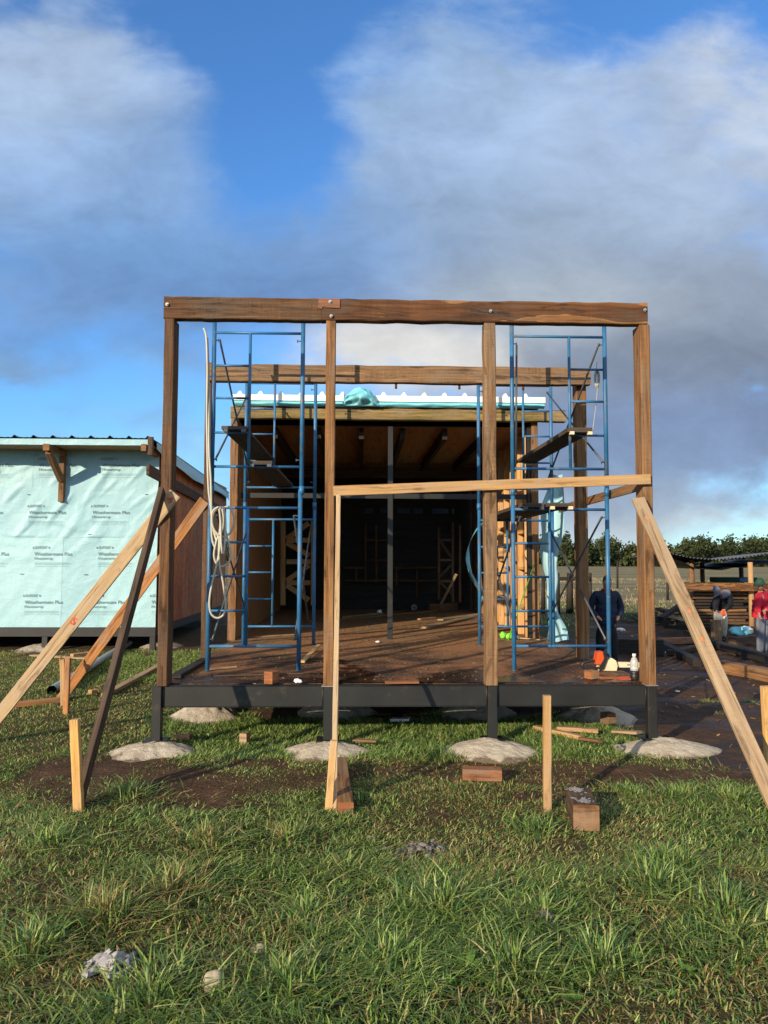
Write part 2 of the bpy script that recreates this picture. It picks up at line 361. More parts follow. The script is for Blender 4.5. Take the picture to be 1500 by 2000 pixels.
M['stone_grey'] = plain('grey rubble', (.19, .175, .15), .9, 0, .5, 14, .2, 1.0, dirt=(.035, .033, .030), dirt_th=(.48, .58))
M['rag'] = plain('dirty pale rag', (.30, .29, .29), .9, 0, .35, 9, .2, .3, dirt=(.05, .042, .035), dirt_th=(.52, .62))
M['chalk'] = plain('chalk', (.24, .235, .235), .95, 0, .2, 9)
M['orange_mark'] = plain('faded orange marker', (.46, .16, .06), .8, 0, .3, 20)
M['black_plastic'] = plain('black plastic', (.012, .012, .013), .45, 0, .2, 8)
M['orange_plastic'] = plain('orange plastic', (.52, .075, .016), .45, 0, .12, 8, dirt=(.30, .11, .06), dirt_th=(.68, .8))
M['cream_plastic'] = plain('cream plastic', (.62, .52, .34), .42, 0, .15, 8, dirt=(.26, .18, .10), dirt_th=(.63, .76))
M['green_rod'] = plain('green paint', (.11, .30, .025), .6, 0, .2, 8)
M['clerestory'] = plain('slot dimmer', (.06, .085, .095), .7, 0, .3, 5)  # for the added sheet that dims the back wall slots
M['green_bright'] = plain('bright green', (.20, .72, .05), .5, 0, .15, 8)
M['pvc_grey'] = plain('grey pvc', (.19, .215, .24), .4, 0, .15, 4)
M['red_paint'] = plain('red marker', (.50, .060, .020), .7, 0, .3, 30)
M['ink'] = plain('printed ink', (.115, .18, .19), .8, 0, .3, 12, .2)
M['ink_pale'] = plain('fine print ink', (.24, .40, .42), .8, 0, .2, 12, .2)
M['tape'] = plain('wrap tape', (.44, .70, .69), .5, 0, .05, 2)
M['skin'] = plain('skin', (.40, .20, .125), .55, 0, .12, 9)
M['navy'] = plain('navy jacket cloth', (.010, .017, .040), .75, 0, .3, 7, .3, .3)
M['black_cloth'] = plain('black cloth', (.009, .010, .013), .8, 0, .3, 7, .3, .3)
M['grey_cloth'] = plain('grey cloth', (.13, .14, .17), .85, 0, .25, 9, .2, .3)
M['beige_cloth'] = plain('beige cloth', (.45, .39, .29), .85, 0, .2, 9, .2, .3)
M['red_cloth'] = plain('red sweater knit', (.48, .020, .040), .85, 0, .25, 9, .2, .4)
M['green_cloth'] = plain('dark green knit', (.020, .062, .040), .9, 0, .3, 12, .2, .4)
M['hair'] = plain('dark hair', (.015, .011, .009), .6, 0, .3, 9)
M['eye'] = plain('dark eye', (.01, .008, .007), .2, 0, .1, 9)

def wrap_mat(name, col):
    t = NT(name); c = t.coord('Object')
    n1 = t.noise(t.coord('Object', (1.0, 1.0, 2.4)), 1.4, 6, .55, 1.2)
    n2 = t.noise(t.coord('Object', (3.2, 3.2, 1.6), (2, 4, 1)), 2.2, 5, .55, .6)
    cl = t.mix(1.0, col, t.ramp(n2, [(.2, .93), (.8, 1.05)]), 'MULTIPLY')
    cl = t.mix(t.ramp(t.noise(c, 26, 4, .6), [(.70, 0), (.76, .35)]), cl, tuple(x * .45 for x in col))
    n3 = t.noise(t.coord('Object', (2.2, 2.2, 2.2), (5, 1, 2)), 2.0, 3, .5, 2.2)
    fold = t.ramp(n3, [(.44, 0), (.50, 1), (.56, 0)])
    t.set(cl, .5, 0, .35); t.bump(t.math('ADD', t.math('ADD', n1, t.math('MULTIPLY', n2, .35)), t.math('MULTIPLY', fold, .10)), .30, .05); return t.mat
M['wrap'] = wrap_mat('turquoise housewrap', (.262, .455, .505))
M['wrap_b'] = wrap_mat('second sheet of housewrap', (.295, .495, .535))
M['wrap_deep'] = wrap_mat('loose turquoise housewrap', (.17, .52, .60))

def osb_mat():
    t = NT('osb sheathing'); v = t.n('TexVoronoi'); v.inputs['Scale'].default_value = 26; t.l(t.coord('Object', (1, 1, .45)), v.inputs['Vector'])
    col = t.mix(.5, t.ramp(t.noise(t.coord('Object', (1, 1, .2)), 4, 5), [(.3, (.24, .090, .030)), (.7, (.42, .18, .065))]), v.outputs['Color'], 'SOFT_LIGHT')
    t.set(col, .8); return t.mat
M['osb'] = osb_mat()

def deck_mat():
    t = NT('wet deck boards with sawdust'); c = t.coord('Object')
    gr = t.noise(t.coord('Object', (14, .9, 1)), 2.0, 6, .6, .4)
    base = t.ramp(gr, [(.3, (.020, .010, .006)), (.7, (.062, .031, .016))])
    dry = t.ramp(gr, [(.3, (.13, .075, .033)), (.7, (.30, .185, .088))])
    sp = t.n('SeparateXYZ'); t.l(c, sp.inputs[0])
    f = t.math('ADD', t.math('MULTIPLY', t.math('SUBTRACT', sp.outputs[1], 8.4), .45), t.math('MULTIPLY', t.math('SUBTRACT', t.noise(c, 1.3, 6, .6), .5), 1.6))
    col = t.mix(t.ramp(f, [(.0, 0), (1.0, 1)]), base, dry)
    saw = t.ramp(t.math('ADD', t.math('MULTIPLY', t.noise(c, 1.1, 5, .6, .6), .62), t.math('MULTIPLY', t.noise(c, 42, 6, .75), .42)), [(.47, 0), (.58, .9)])
    col = t.mix(saw, col, t.ramp(t.noise(c, 120, 3, .6), [(.3, (.16, .062, .022)), (.7, (.36, .17, .068))]))
    wet = t.ramp(t.math('ADD', t.noise(c, 1.7, 4, .6), t.math('MULTIPLY', t.math('SUBTRACT', sp.outputs[1], 6.9), .35)), [(.40, .30), (.62, .92)])
    wp = t.ramp(t.math('ADD', t.math('ADD', t.noise(c, 1.5, 6, .62, .5), t.math('MULTIPLY', t.noise(c, 7, 4, .6), .12)), t.math('MULTIPLY', t.math('SUBTRACT', 7.5, sp.outputs[1]), .16)), [(.57, 0), (.64, 1)])
    wp = t.math('MULTIPLY', wp, 1.0)
    col = t.mix(t.math('MULTIPLY', wp, .75), col, (.012, .008, .007))
    t.set(col, t.mix(wp, t.mix(saw, wet, (.97, .97, .97)), (.16, .16, .16)), spec=.3); t.bump(t.math('ADD', gr, t.noise(c, 70, 6, .7)), .6, .012); return t.mat
M['deck'] = deck_mat()

# ------------------------------------------------------------------ ground and grass
def vnoise(x, y, seed=0):
    x = np.asarray(x, dtype=np.float64) + seed * 17.31; y = np.asarray(y, dtype=np.float64) - seed * 9.73
    xi = np.floor(x).astype(np.int64); yi = np.floor(y).astype(np.int64); fx = x - xi; fy = y - yi
    fx = fx * fx * (3 - 2 * fx); fy = fy * fy * (3 - 2 * fy)
    def h(a, b):
        n = (a * 374761393 + b * 668265263 + seed * 1442695041) & 0x7fffffff
        n = ((n ^ (n >> 13)) * 1274126177) & 0x7fffffff
        return ((n ^ (n >> 16)) & 0xffff) / 65535.0
    return (h(xi, yi) * (1 - fx) + h(xi + 1, yi) * fx) * (1 - fy) + (h(xi, yi + 1) * (1 - fx) + h(xi + 1, yi + 1) * fx) * fy
def fbm2(x, y, sc, oct=4, seed=0):
    s = 0; a = .5; t = 0
    for o in range(oct): s = s + a * vnoise(x * sc, y * sc, seed + o); t += a; a *= .5; sc *= 2.03
    return s / t
def sstep(a, b, v): t = np.clip((v - a) / (b - a), 0, 1); return t * t * (3 - 2 * t)
def mud_at(x, y):
    """bare earth: a trodden strip before the footings, patches, and the whole yard to the right"""
    n = fbm2(x, y, 1.6, 5, 3); n2 = fbm2(x, y, 4.5, 3, 9)
    def el(cx, cy, rx, ry): return np.exp(-(((x - cx) / rx) ** 2 + ((y - cy) / ry) ** 2))
    strip = np.exp(-((y - 6.02 - .10 * np.sin(x * 1.7)) / .34) ** 2) * sstep(-2.9, -2.2, x) * (1 - .35 * el(-.75, 6.0, .5, .5))
    s = strip * .80 + 1.0 * el(-1.75, 5.45, .75, .33) + .7 * el(1.75, 5.75, .8, .3) + .7 * el(-2.15, 6.35, .6, .45) + .55 * el(-.9, 5.2, .5, .2)
    s = s + .55 * sstep(.62, .76, fbm2(x, y, 2.3, 4, 13)) * sstep(2.0, 2.4, y) * (1 - sstep(6.3, 6.6, y))
    s = s + .55 * el(.75, 4.15, .30, .12) + .5 * el(-.65, 3.05, .22, .2) + .5 * el(.45, 2.75, .3, .14) + .5 * el(2.3, 4.0, .3, .2) + .5 * el(-1.0, 3.2, .2, .15) + .4 * el(-.2, 4.3, .25, .1)
    yard = sstep(2.45, 2.95, x + .35 * (n - .5)) * sstep(5.65, 6.1, y + .4 * (n - .5)) * (1 - sstep(21, 26, y + 5 * (n - .5)))
    yard = yard * (1 - .55 * el(4.1, 8.3, .35, .35)) * (1 - .6 * el(4.5, 7.2, .25, .15))
    yard = np.where((x > 2.3) & (y > 18) & (x < 6.6), yard * (1 - sstep(17.5, 19.5, y + 2 * (n - .5))), yard)
    under = sstep(7.7, 8.3, y) * sstep(-2.1, -1.9, x) * (1 - sstep(2.6, 2.9, x)) * (1 - sstep(17, 18, y))
    left = .5 * sstep(12.4, 13.6, y + .8 * (n - .5)) * (1 - sstep(-3.0, -1.9, x))
    s = np.maximum(np.maximum(s, yard * 1.3), np.maximum(under, left))
    return np.clip(sstep(.30, .78, s + (n - .5) * .75 + (n2 - .5) * .35), 0, 1)
def dry_at(x, y):
    n = fbm2(x, y, .9, 5, 21)
    d = sstep(.46, .66, n + .1 * (fbm2(x, y, 3.5, 3, 23) - .5)) * .8
    d = np.maximum(d, sstep(5.2, 7.5, y) * (1 - sstep(-2.6, -1.7, x)) * (.35 + .6 * n))
    return np.clip(d, 0, 1)
def gz_np(x, y):
    return -0.28 * sstep(3.0, 4.4, x) * sstep(8.0, 11.0, y) * (1 - sstep(24, 40, y))
def bumps(x, y):
    f = (1 - sstep(12, 20, np.abs(x))) * (1 - sstep(18, 28, y))
    return f * ((fbm2(x, y, 1.2, 4, 31) - .5) * .07 + (fbm2(x, y, 6, 3, 33) - .5) * .028)
def ground_z(x, y): return float(gz_np(np.array([x]), np.array([y]))[0] + bumps(np.array([x]), np.array([y]))[0])

def build_ground():
    def axis(lo, hi, st, far_lo, far_hi):
        a = [lo]; s = st
        while a[-1] > far_lo: s *= 1.35; a.append(a[-1] - s)
        b = [hi]; s = st
        while b[-1] < far_hi: s *= 1.35; b.append(b[-1] + s)
        return np.array(sorted(set(a[1:])) + list(np.arange(lo, hi, st)) + b)
    xs = axis(-10, 13, .09, -3000, 3000); ys = axis(-2, 24, .09, -1500, 4000)
    X, Y = np.meshgrid(xs, ys); X = X.ravel(); Y = Y.ravel(); Z = gz_np(X, Y) + bumps(X, Y)
    nx, ny = len(xs), len(ys)
    i = np.arange(nx - 1); j = np.arange(ny - 1); I, J = np.meshgrid(i, j); q = (J * nx + I).ravel()
    F = np.stack([q, q + 1, q + nx + 1, q + nx], 1)
    me = bpy.data.meshes.new('ground'); me.vertices.add(len(X)); me.loops.add(F.size); me.polygons.add(len(F))
    me.vertices.foreach_set('co', np.stack([X, Y, Z], 1).ravel().astype(np.float32))
    me.loops.foreach_set('vertex_index', F.ravel().astype(np.int32))
    me.polygons.foreach_set('loop_start', np.arange(0, F.size, 4, dtype=np.int32))
    me.polygons.foreach_set('use_smooth', np.ones(len(F), bool))
    a = me.color_attributes.new('soil', 'FLOAT_COLOR', 'POINT')
    far = sstep(26, 36, Y + 6 * (fbm2(X, Y, .08, 3, 41) - .5))
    a.data.foreach_set('color', np.stack([mud_at(X, Y), dry_at(X, Y), far, np.ones(len(X))], 1).ravel().astype(np.float32))
    me.update(calc_edges=True)
    t = NT('earth, turf and dry meadow'); at_ = t.n('Attribute'); at_.attribute_name = 'soil'
    sp = t.n('SeparateColor'); t.l(at_.outputs['Color'], sp.inputs[0]); c = t.coord('Object')
    mud = t.ramp(t.math('ADD', t.math('MULTIPLY', t.noise(c, 3.5, 8, .65), .6), t.math('MULTIPLY', t.noise(c, 40, 6, .7), .4)), [(.3, (.024, .012, .007)), (.5, (.068, .037, .021)), (.72, (.140, .083, .048))])
    straw = t.ramp(t.noise(t.coord('Object', (1, 1, 1)), 55, 5, .75), [(.60, 0), (.68, .7)])
    mud = t.mix(straw, mud, (.19, .135, .075))
    turf = t.ramp(t.noise(c, 9, 8, .7), [(.3, (.018, .020, .008)), (.55, (.045, .052, .016)), (.75, (.085, .080, .030))])
    turf = t.mix(sp.outputs[1], turf, t.ramp(t.noise(c, 14, 8, .7), [(.3, (.030, .024, .010)), (.7, (.105, .085, .036))]))
    fld = t.ramp(t.noise(t.coord('Object', (.02, .11, 1)), 2.2, 8, .62), [(.30, (.085, .095, .038)), (.45, (.150, .135, .068)), (.62, (.235, .195, .118)), (.78, (.110, .112, .050))])
    col = t.mix(sp.outputs[2], turf, fld); col = t.mix(sp.outputs[0], col, mud)
    wetp = t.math('MULTIPLY', t.ramp(t.noise(t.coord('Object', (.7, 1.3, 1)), 1.0, 7, .62, .5), [(.46, 0), (.60, .8)]), sp.outputs[0])
    px_ = t.n('SeparateXYZ'); t.l(c, px_.inputs[0]); wetp = t.math('MULTIPLY', wetp, t.ramp(t.math('MULTIPLY', t.math('SUBTRACT', px_.outputs[0], 2.0), .8), [(0, 0), (1, 1)]))
    col = t.mix(wetp, col, (.016, .011, .009))
    dampn = t.ramp(t.noise(c, 1.1, 5, .6), [(.36, .55), (.50, .97)])
    t.set(col, t.mix(wetp, t.mix(sp.outputs[0], (.95, .95, .95), dampn), (.32, .32, .32)), spec=.2)
    t.bump(t.math('ADD', t.noise(c, 24, 9, .72), t.math('MULTIPLY', t.noise(c, 6, 5, .6), 1.5)), 1.0, .03)
    me.materials.append(t.mat)
    return tag(bpy.data.objects.new('ground', me), kind='structure')
ground = build_ground(); C.objects.link(ground)

def grass_mat(name):
    t = NT(name); a = t.n('Attribute'); a.attribute_name = 'tint'
    d = t.n('BsdfTranslucent'); t.l(a.outputs['Color'], d.inputs[0]); t.set(a.outputs['Color'], .6, spec=.3)
    mx = t.n('MixShader'); mx.inputs[0].default_value = .28; t.l(t.b.outputs[0], mx.inputs[1]); t.l(d.outputs[0], mx.inputs[2]); t.l(mx.outputs[0], t.out.inputs[0])
    return t.mat
M['grass'] = grass_mat('grass blades')

def blades_mesh(name, bx, by, bz, ht, wd, az, lean, col, mat):
    """n bent tapering blades -> one mesh. lean = horizontal reach / height"""
    n = len(bx); V = np.zeros((n, 7, 3), np.float32)
    dx, dy = np.cos(az), np.sin(az); sx, sy = -dy, dx
    tw = nrng.uniform(-.9, .9, n); wx, wy = sx * np.cos(tw) + dx * np.sin(tw), sy * np.cos(tw) + dy * np.sin(tw)
    for k, (t, w) in enumerate(((0, .75), (.38, 1.0), (.74, .66))):
        r = ht * lean * t ** 1.7; z = ht * (t - .32 * np.minimum(lean, 1.6) * t * t)
        for s_, o in ((-1, 0), (1, 1)):
            V[:, 2 * k + o, 0] = bx + dx * r + s_ * wx * wd * w * .5
            V[:, 2 * k + o, 1] = by + dy * r + s_ * wy * wd * w * .5
            V[:, 2 * k + o, 2] = bz + z
    V[:, 6, 0] = bx + dx * ht * lean; V[:, 6, 1] = by + dy * ht * lean; V[:, 6, 2] = bz + ht * (1 - .32 * np.minimum(lean, 1.6))
    base = (np.arange(n) * 7)[:, None]
    q = np.concatenate([base + np.array([[0, 1, 3, 2]]), base + np.array([[2, 3, 5, 4]]), base + np.array([[4, 5, 6, 6]])], 1)
    loops = np.concatenate([q[:, :8], q[:, 8:11]], 1).ravel().astype(np.int32)
    ls = (np.arange(n)[:, None] * 11 + np.array([[0, 4, 8]])).ravel().astype(np.int32)
    me = bpy.data.meshes.new(name); me.vertices.add(n * 7); me.loops.add(len(loops)); me.polygons.add(n * 3)
    me.vertices.foreach_set('co', V.ravel()); me.loops.foreach_set('vertex_index', loops); me.polygons.foreach_set('loop_start', ls)
    me.polygons.foreach_set('use_smooth', np.ones(n * 3, bool))
    a = me.color_attributes.new('tint', 'FLOAT_COLOR', 'POINT')
    cc = np.ones((n, 7, 4), np.float32); cc[:, :, :3] = col[:, None, :]
    a.data.foreach_set('color', cc.ravel()); me.update(calc_edges=True); me.materials.append(mat)
    o = bpy.data.objects.new(name, me); C.objects.link(o); return o

GREEN = np.array([[.105, .190, .036], [.155, .235, .048], [.075, .145, .038], [.210, .265, .070], [.052, .110, .042], [.26, .30, .11]])
DRY = np.array([[.26, .185, .075], [.20, .145, .055], [.15, .125, .040], [.33, .25, .12]])
def tint(n, dryp):
    g = GREEN[nrng.integers(0, len(GREEN), n)]; d = DRY[nrng.integers(0, len(DRY), n)]
    k = (nrng.random(n) < dryp)[:, None]
    return np.where(k, d, g) * nrng.uniform(.88, 1.65, (n, 1))
def scatter(n, x0, x1, y0, y1, keep=lambda x, y: np.ones_like(x, bool)):
    x = nrng.uniform(x0, x1, n); y = nrng.uniform(y0, y1, n); m = keep(x, y) & (nrng.random(n) > mud_at(x, y) * 1.03)
    return x[m], y[m]
FOOT = []      # (x, y, rx, ry) of footings and other things that keep grass off
def build_grass():
    parts = []
    def add(x, y, hlo, hhi, w, lean=(.3, 1.3), dry=None, az=None):
        n = len(x)
        for fx, fy, rx, ry in FOOT:
            m = ((x - fx) / rx) ** 2 + ((y - fy) / ry) ** 2 > 1
            x, y = x[m], y[m]; az = az[m] if az is not None else None
        n = len(x); lush = fbm2(x, y, 1.3, 4, 51); dr = dry_at(x, y) * .48 + .05 if dry is None else np.full(n, dry)
        h = nrng.uniform(hlo, hhi, n) * (.45 + 1.2 * lush) * (1 - .45 * dry_at(x, y))
        a = nrng.uniform(0, 2 * np.pi, n) if az is None else az
        swirl = fbm2(x, y, .8, 3, 61) * 9; a = np.where(nrng.random(n) < .45, swirl + nrng.normal(0, .5, n), a) if az is None else a
        parts.append((x, y, gz_np(x, y) + bumps(x, y) - .006, h, nrng.uniform(.7, 1.3, n) * w, a, nrng.uniform(lean[0], lean[1], n), tint(n, dr)))
    wedge = lambda x, y: np.abs(x - .04 * y) < .62 * y + 1.7
    x, y = scatter(135000, -4.3, 4.5, 1.9, 4.3, wedge); add(x, y, .032, .085, .0062, (.3, 2.0))
    x, y = scatter(130000, -5.4, 5.6, 4.1, 6.7, wedge); add(x, y, .025, .060, .0062, (.3, 1.9))
    x, y = scatter(36000, -1.9, 2.6, 6.4, 8.0); add(x, y, .045, .10, .007, dry=.03)
    x, y = scatter(90000, -8.5, -1.75, 6.3, 14.0, wedge); add(x, y, .030, .06, .008)
    x, y = scatter(15000, -4.2, -1.9, 10.5, 14.0, wedge); add(x, y, .05, .09, .009, dry=.02)
    x, y = scatter(6000, 2.5, 6.0, 6.4, 9.0, wedge); add(x, y, .03, .07, .007, dry=.4)
    # the turf that the mud only thins out
    x = nrng.uniform(-2.6, 3.0, 9000); y = nrng.uniform(5.2, 6.6, 9000); m = fbm2(x, y, 3.0, 4, 77) > .47; add(x[m], y[m], .02, .05, .006, (.4, 1.9), dry=.22)
    # dead thatch lying between the blades
    x = nrng.uniform(-3.6, 3.8, 9000); y = nrng.uniform(1.9, 6.4, 9000); m = (fbm2(x, y, 1.8, 4, 81) > .50) & wedge(x, y); add(x[m], y[m], .03, .08, .0045, (2.2, 3.0), dry=1.0)
    # tussocks of longer grass
    tus = [(870, 1775, .26, .05, 420), (1285, 1740, .25, .05, 430), (1290, 1690, .2, .04, 260), (340, 1735, .24, .45, 520), (210, 1790, .26, .4, 520), (1050, 1620, .2, .04, 260),
           (250, 1555, .26, .05, 420), (560, 1640, .2, .3, 240), (700, 1560, .16, .03, 240), (1420, 1790, .24, .05, 420), (1330, 1700, .2, .05, 300), (1060, 1790, .20, .05, 260), (600, 1790, .22, .12, 280), (400, 1650, .2, .5, 260),
           (760, 1880, .22, .05, 320), (1000, 1890, .24, .05, 360), (1180, 1880, .22, .08, 320), (560, 1930, .22, .05, 300), (100, 1650, .2, .05, 260), (60, 1850, .24, .05, 360), (300, 1950, .24, .05, 340), (680, 1700, .18, .3, 220),
           (1430, 1560, .25, .03, 500), (1330, 1550, .22, .03, 380), (1230, 1545, .2, .03, 300), (900, 1680, .16, .4, 160), (540, 1380, .24, .02, 420), (860, 1400, .24, .02, 420), (700, 1420, .2, .02, 300), (1090, 1400, .2, .02, 300), (470, 1400, .2, .02, 300),
           (1380, 1370, .16, .3, 160), (1462, 1372, .14, .3, 140), (1040, 1460, .16, .1, 160), (1000, 1430, .16, .05, 200), (150, 1470, .2, .1, 260)]
    for px, py, r, dr, n in tus:
        g = gnd(px, py); a = nrng.uniform(0, 2 * np.pi, n); rr = np.abs(nrng.normal(0, r * .55, n)); n_ = n
        x = g.x + np.cos(a) * rr; y = g.y + np.sin(a) * rr
        k = len(x); lean = np.clip(.65 + rr / r * .9 + nrng.normal(0, .5, k), .1, 2.3)
        parts.append((x, y, gz_np(x, y) + bumps(x, y) - .005, nrng.uniform(.05, .15, k) * (r / .22) * (1.0 if py > 1560 else .7), nrng.uniform(.0055, .0095, k), a + nrng.normal(0, 1.2, k), lean, tint(k, np.full(k, dr))))
    P = [np.concatenate([p[i] for p in parts]) for i in range(8)]
    o = blades_mesh('grass', *P, M['grass']); tag(o, 'short lawn and longer tussocks of green and straw grass round the building site', 'grass', kind='stuff')
    # tall dry meadow beyond the yard
    n = 42000; yy = 22 + 46 * nrng.random(n) ** 1.3; xx = nrng.uniform(-.62, .66, n) * yy + nrng.uniform(-3, 3, n)
    pt = fbm2(xx, yy * .6, .22, 4, 91); m = (nrng.random(n) < sstep(.40, .66, pt + .25 * (yy < 31))) & (mud_at(xx, yy) < .4) & ~((xx < 3.2) & (yy < 24)); xx, yy = xx[m], yy[m]; n = len(xx)
    near = sstep(34, 27, yy); dr = np.where(nrng.random(n) < near, .12, .93)
    hh = np.where(nrng.random(n) < near, nrng.uniform(.05, .12, n), nrng.uniform(.05, .17, n))
    o = blades_mesh('meadow_grass', xx, yy, gz_np(xx, yy), hh, nrng.uniform(.012, .03, n), nrng.uniform(0, 6.28, n), nrng.uniform(.2, 1.0, n), (tint(n, dr) * .5 + np.where(dr[:, None] > .5, np.array([[.20, .165, .10]]), np.array([[.05, .08, .02]]))) * 1.35, M['grass'])
    tag(o, 'tall dry straw coloured meadow grass between the yard and the tree line', 'grass', kind='stuff')

# ------------------------------------------------------------------ far trees
def leaf_mat(name, a, b):
    t = NT(name); at_ = t.n('Attribute'); at_.attribute_name = 'tint'
    t.set(t.mix(1.0, t.ramp(t.noise(t.coord('Object'), .35, 5, .6), [(.3, a), (.7, b)]), at_.outputs['Color'], 'MULTIPLY'), .7, spec=.2); return t.mat
M['leaf_dark'] = leaf_mat('dark foliage', (.016, .026, .009), (.042, .056, .019))
M['leaf_olive'] = leaf_mat('olive foliage', (.022, .034, .011), (.062, .070, .024))
M['bark'] = plain('bark', (.07, .052, .038), .95, 0, .35, 9, .1, .8)
def crown_arrays(cx, cy, cz, rx, rz, n, size, seed, pointy=0.0):
    g = np.random.default_rng(seed); k = max(5, n // 16)
    th = g.uniform(0, 2 * np.pi, k); ph = np.arccos(g.uniform(-1, 1, k)); rad = g.uniform(.25, 1.0, k)
    cl = np.stack([np.cos(th) * np.sin(ph) * rx * rad, np.sin(th) * np.sin(ph) * rx * rad, np.cos(ph) * rz * rad], 1)
    if pointy: cl[:, :2] *= (1 - pointy * np.clip((cl[:, 2:3] + rz) / (2 * rz), 0, 1))
    ci = g.integers(0, k, n); p = cl[ci] + g.normal(0, 1, (n, 3)) * np.array([rx, rx, rz * .8]) * .20
    p += np.array([cx, cy, cz])
    u = g.normal(0, 1, (n, 3)); u /= np.linalg.norm(u, axis=1)[:, None]; w = np.cross(u, g.normal(0, 1, (n, 3))); w /= np.linalg.norm(w, axis=1)[:, None]
    s = size * g.uniform(.5, 1.4, (n, 1)); V = np.stack([p - u * s, p - w * s * .6, p + u * s, p + w * s * .6], 1)
    return V.astype(np.float32), (np.repeat(g.uniform(.55, 1.5, k)[ci], 4) * np.repeat(g.uniform(.7, 1.3, n), 4))
def leaf_object(name, V, T, mat, parent=None, loc=(0, 0, 0)):
    n = len(V); me = bpy.data.meshes.new(name); me.vertices.add(n * 4); me.loops.add(n * 4); me.polygons.add(n)
    me.vertices.foreach_set('co', V.ravel()); me.loops.foreach_set('vertex_index', np.arange(n * 4, dtype=np.int32)); me.polygons.foreach_set('loop_start', np.arange(0, n * 4, 4, dtype=np.int32))
    a = me.color_attributes.new('tint', 'FLOAT_COLOR', 'POINT'); c = np.ones((n * 4, 4), np.float32); c[:, :3] = T[:, None]; a.data.foreach_set('color', c.ravel())
    me.update(calc_edges=True); me.materials.append(mat)
    o = bpy.data.objects.new(name, me); C.objects.link(o); o.parent = parent; o.location = loc; return o
def build_trees():
    vs, ts = [], []; Yt = 190
    mb = MB()
    for i in range(230):
        x = -150 + i * 1.55 + rng.uniform(-.9, .9); y = Yt + rng.uniform(0, 9); h = rng.uniform(6.0, 7.2) + .35 * math.sin(x * .13) + .3 * math.sin(x * .41 + 1) + (0.3 if x > 85 else 0)
        v, t = crown_arrays(x, y, h * .52, rng.uniform(2.4, 3.4), h * .50, 480, .42, 100 + i, rng.uniform(0, .55)); vs.append(v); ts.append(t)
        v, t = crown_arrays(x + 1, y - 3, 1.9, 2.6, 2.3, 260, .44, 700 + i); vs.append(v); ts.append(t * 1.2)
    leaf = leaf_object('tree_line', np.concatenate(vs), np.concatenate(ts), M['leaf_olive'])
    tag(leaf, 'long dark green row of far trees closing the meadow at the horizon', 'trees', kind='stuff')
    def tree(px, ptop, Y, wpx, label, mat='leaf_dark', n=900, pointy=.15):
        b = at(px, 1100, Y); zt = at(px, ptop, Y).z; w = wpx / FPX * Y
        root = thing('tree', (b.x, Y, 0), label, 'tree', 'taller trees standing out of the far tree line')
        v, t = crown_arrays(0, 0, zt * .60, w * .5, zt * .40, n, .36, int(px), pointy); leaf_object('crown', v, t, M[mat], root)
        mbt = MB(); mbt.tube([(0, 0, 0), (.08, 0, zt * .3), (-.05, 0, zt * .62)], [.22, .17, .07], 7, 0)
        for k in range(5):
            a = k * 2.4; z0 = zt * (.32 + .06 * k); mbt.tube([(0, 0, z0), (math.cos(a) * w * .3, math.sin(a) * w * .3, z0 + zt * .14)], [.09, .03], 5, 0)
        o = mbt.build('trunk', M['bark']); o.parent = root
    tree(1368, 1044, 184, 52, 'broad dark rounded tree standing above the far tree line over the shed roof', n=1500)
    tree(1424, 1048, 186, 30, 'narrower dark tree right of the broad rounded one in the far tree line')
    tree(1472, 1046, 184, 46, 'dark bushy far tree above the shed roof beside the right edge', n=1300)
    tree(1183, 1040, 182, 26, 'tall dark far tree rising behind the right blue scaffold tower', n=1100, pointy=.4)
    tree(1107, 1040, 182, 22, 'slim dark far tree seen right of the hanging turquoise flap', pointy=.5)
    tree(1140, 1050, 185, 34, 'low dark far tree behind the rear right timber post', n=1000)
build_trees()

# ------------------------------------------------------------------ main layout (metres, y away from the camera)
YF = gnd(640, 1467).y            # front face of the steel posts
ZD = at(800, 1341, YF).z         # top of the steel rim and of the deck at the front
YR, YH, YB = 8.27, 10.2, 16.6    # rear portal, house front, house back wall
XL, XR = at(300, 1341, YF).x, at(1285, 1341, YF).x
def deck_z(y): return ZD + .012

def tall(mb, px0, px1, ztop, Y, w=None, zb=None, d=.1, **k):
    pass
YR, YH, YB = 8.35, 10.3, 16.6
ZD = 0.566
XL, XR = -1.81, 2.68
DT = ZD + .016                   # deck surface

# ------------------------------------------------------------------ concrete footings
def footing(c, rx, ry, h, seed, label):
    mb = MB(); bm = bmesh.new(); bmesh.ops.create_icosphere(bm, subdivisions=5, radius=1.0); b0 = 0
    for v in bm.verts:
        a = mnoise.noise(Vector((v.co.x * 1.3 + seed * 5, v.co.y * 1.3, seed))); b = mnoise.noise(Vector((v.co.x * 5, v.co.y * 5 + seed, seed * 2)))
        r = 1 + .16 * a + .035 * b
        q = math.hypot(v.co.x, v.co.y); k2 = (math.acos(max(-1, min(1, v.co.z))) / (math.pi / 2)); fl = k2 / max(q, 1e-4) if v.co.z > 0 else 1.0
        z = (1 - min(1, k2) ** 1.55) if v.co.z > 0 else -.6
        e = mnoise.noise(Vector((v.co.x * fl * 11, v.co.y * fl * 11, seed)))
        mb.v.append(Vector((c[0] + v.co.x * fl * rx * r, c[1] + v.co.y * fl * ry * r, z * h * (1 + .12 * b + .15 * a) + .006 * e)))
    bm.verts.index_update()
    for f in bm.faces: mb.face([v.index for v in f.verts], [(v.co.x, v.co.y) for v in f.verts], 0, True)
    bm.free(); o = mb.build('concrete_footing', M['concrete'], loc=(c[0], c[1], 0)); FOOT.append((c[0], c[1], rx * .84, ry * .84))
    return tag(o, label, 'footing', 'poured concrete footings under the steel posts')
footing((-1.80, 6.66), .42, .31, .10, 1, 'pale domed concrete footing under the front left steel post')
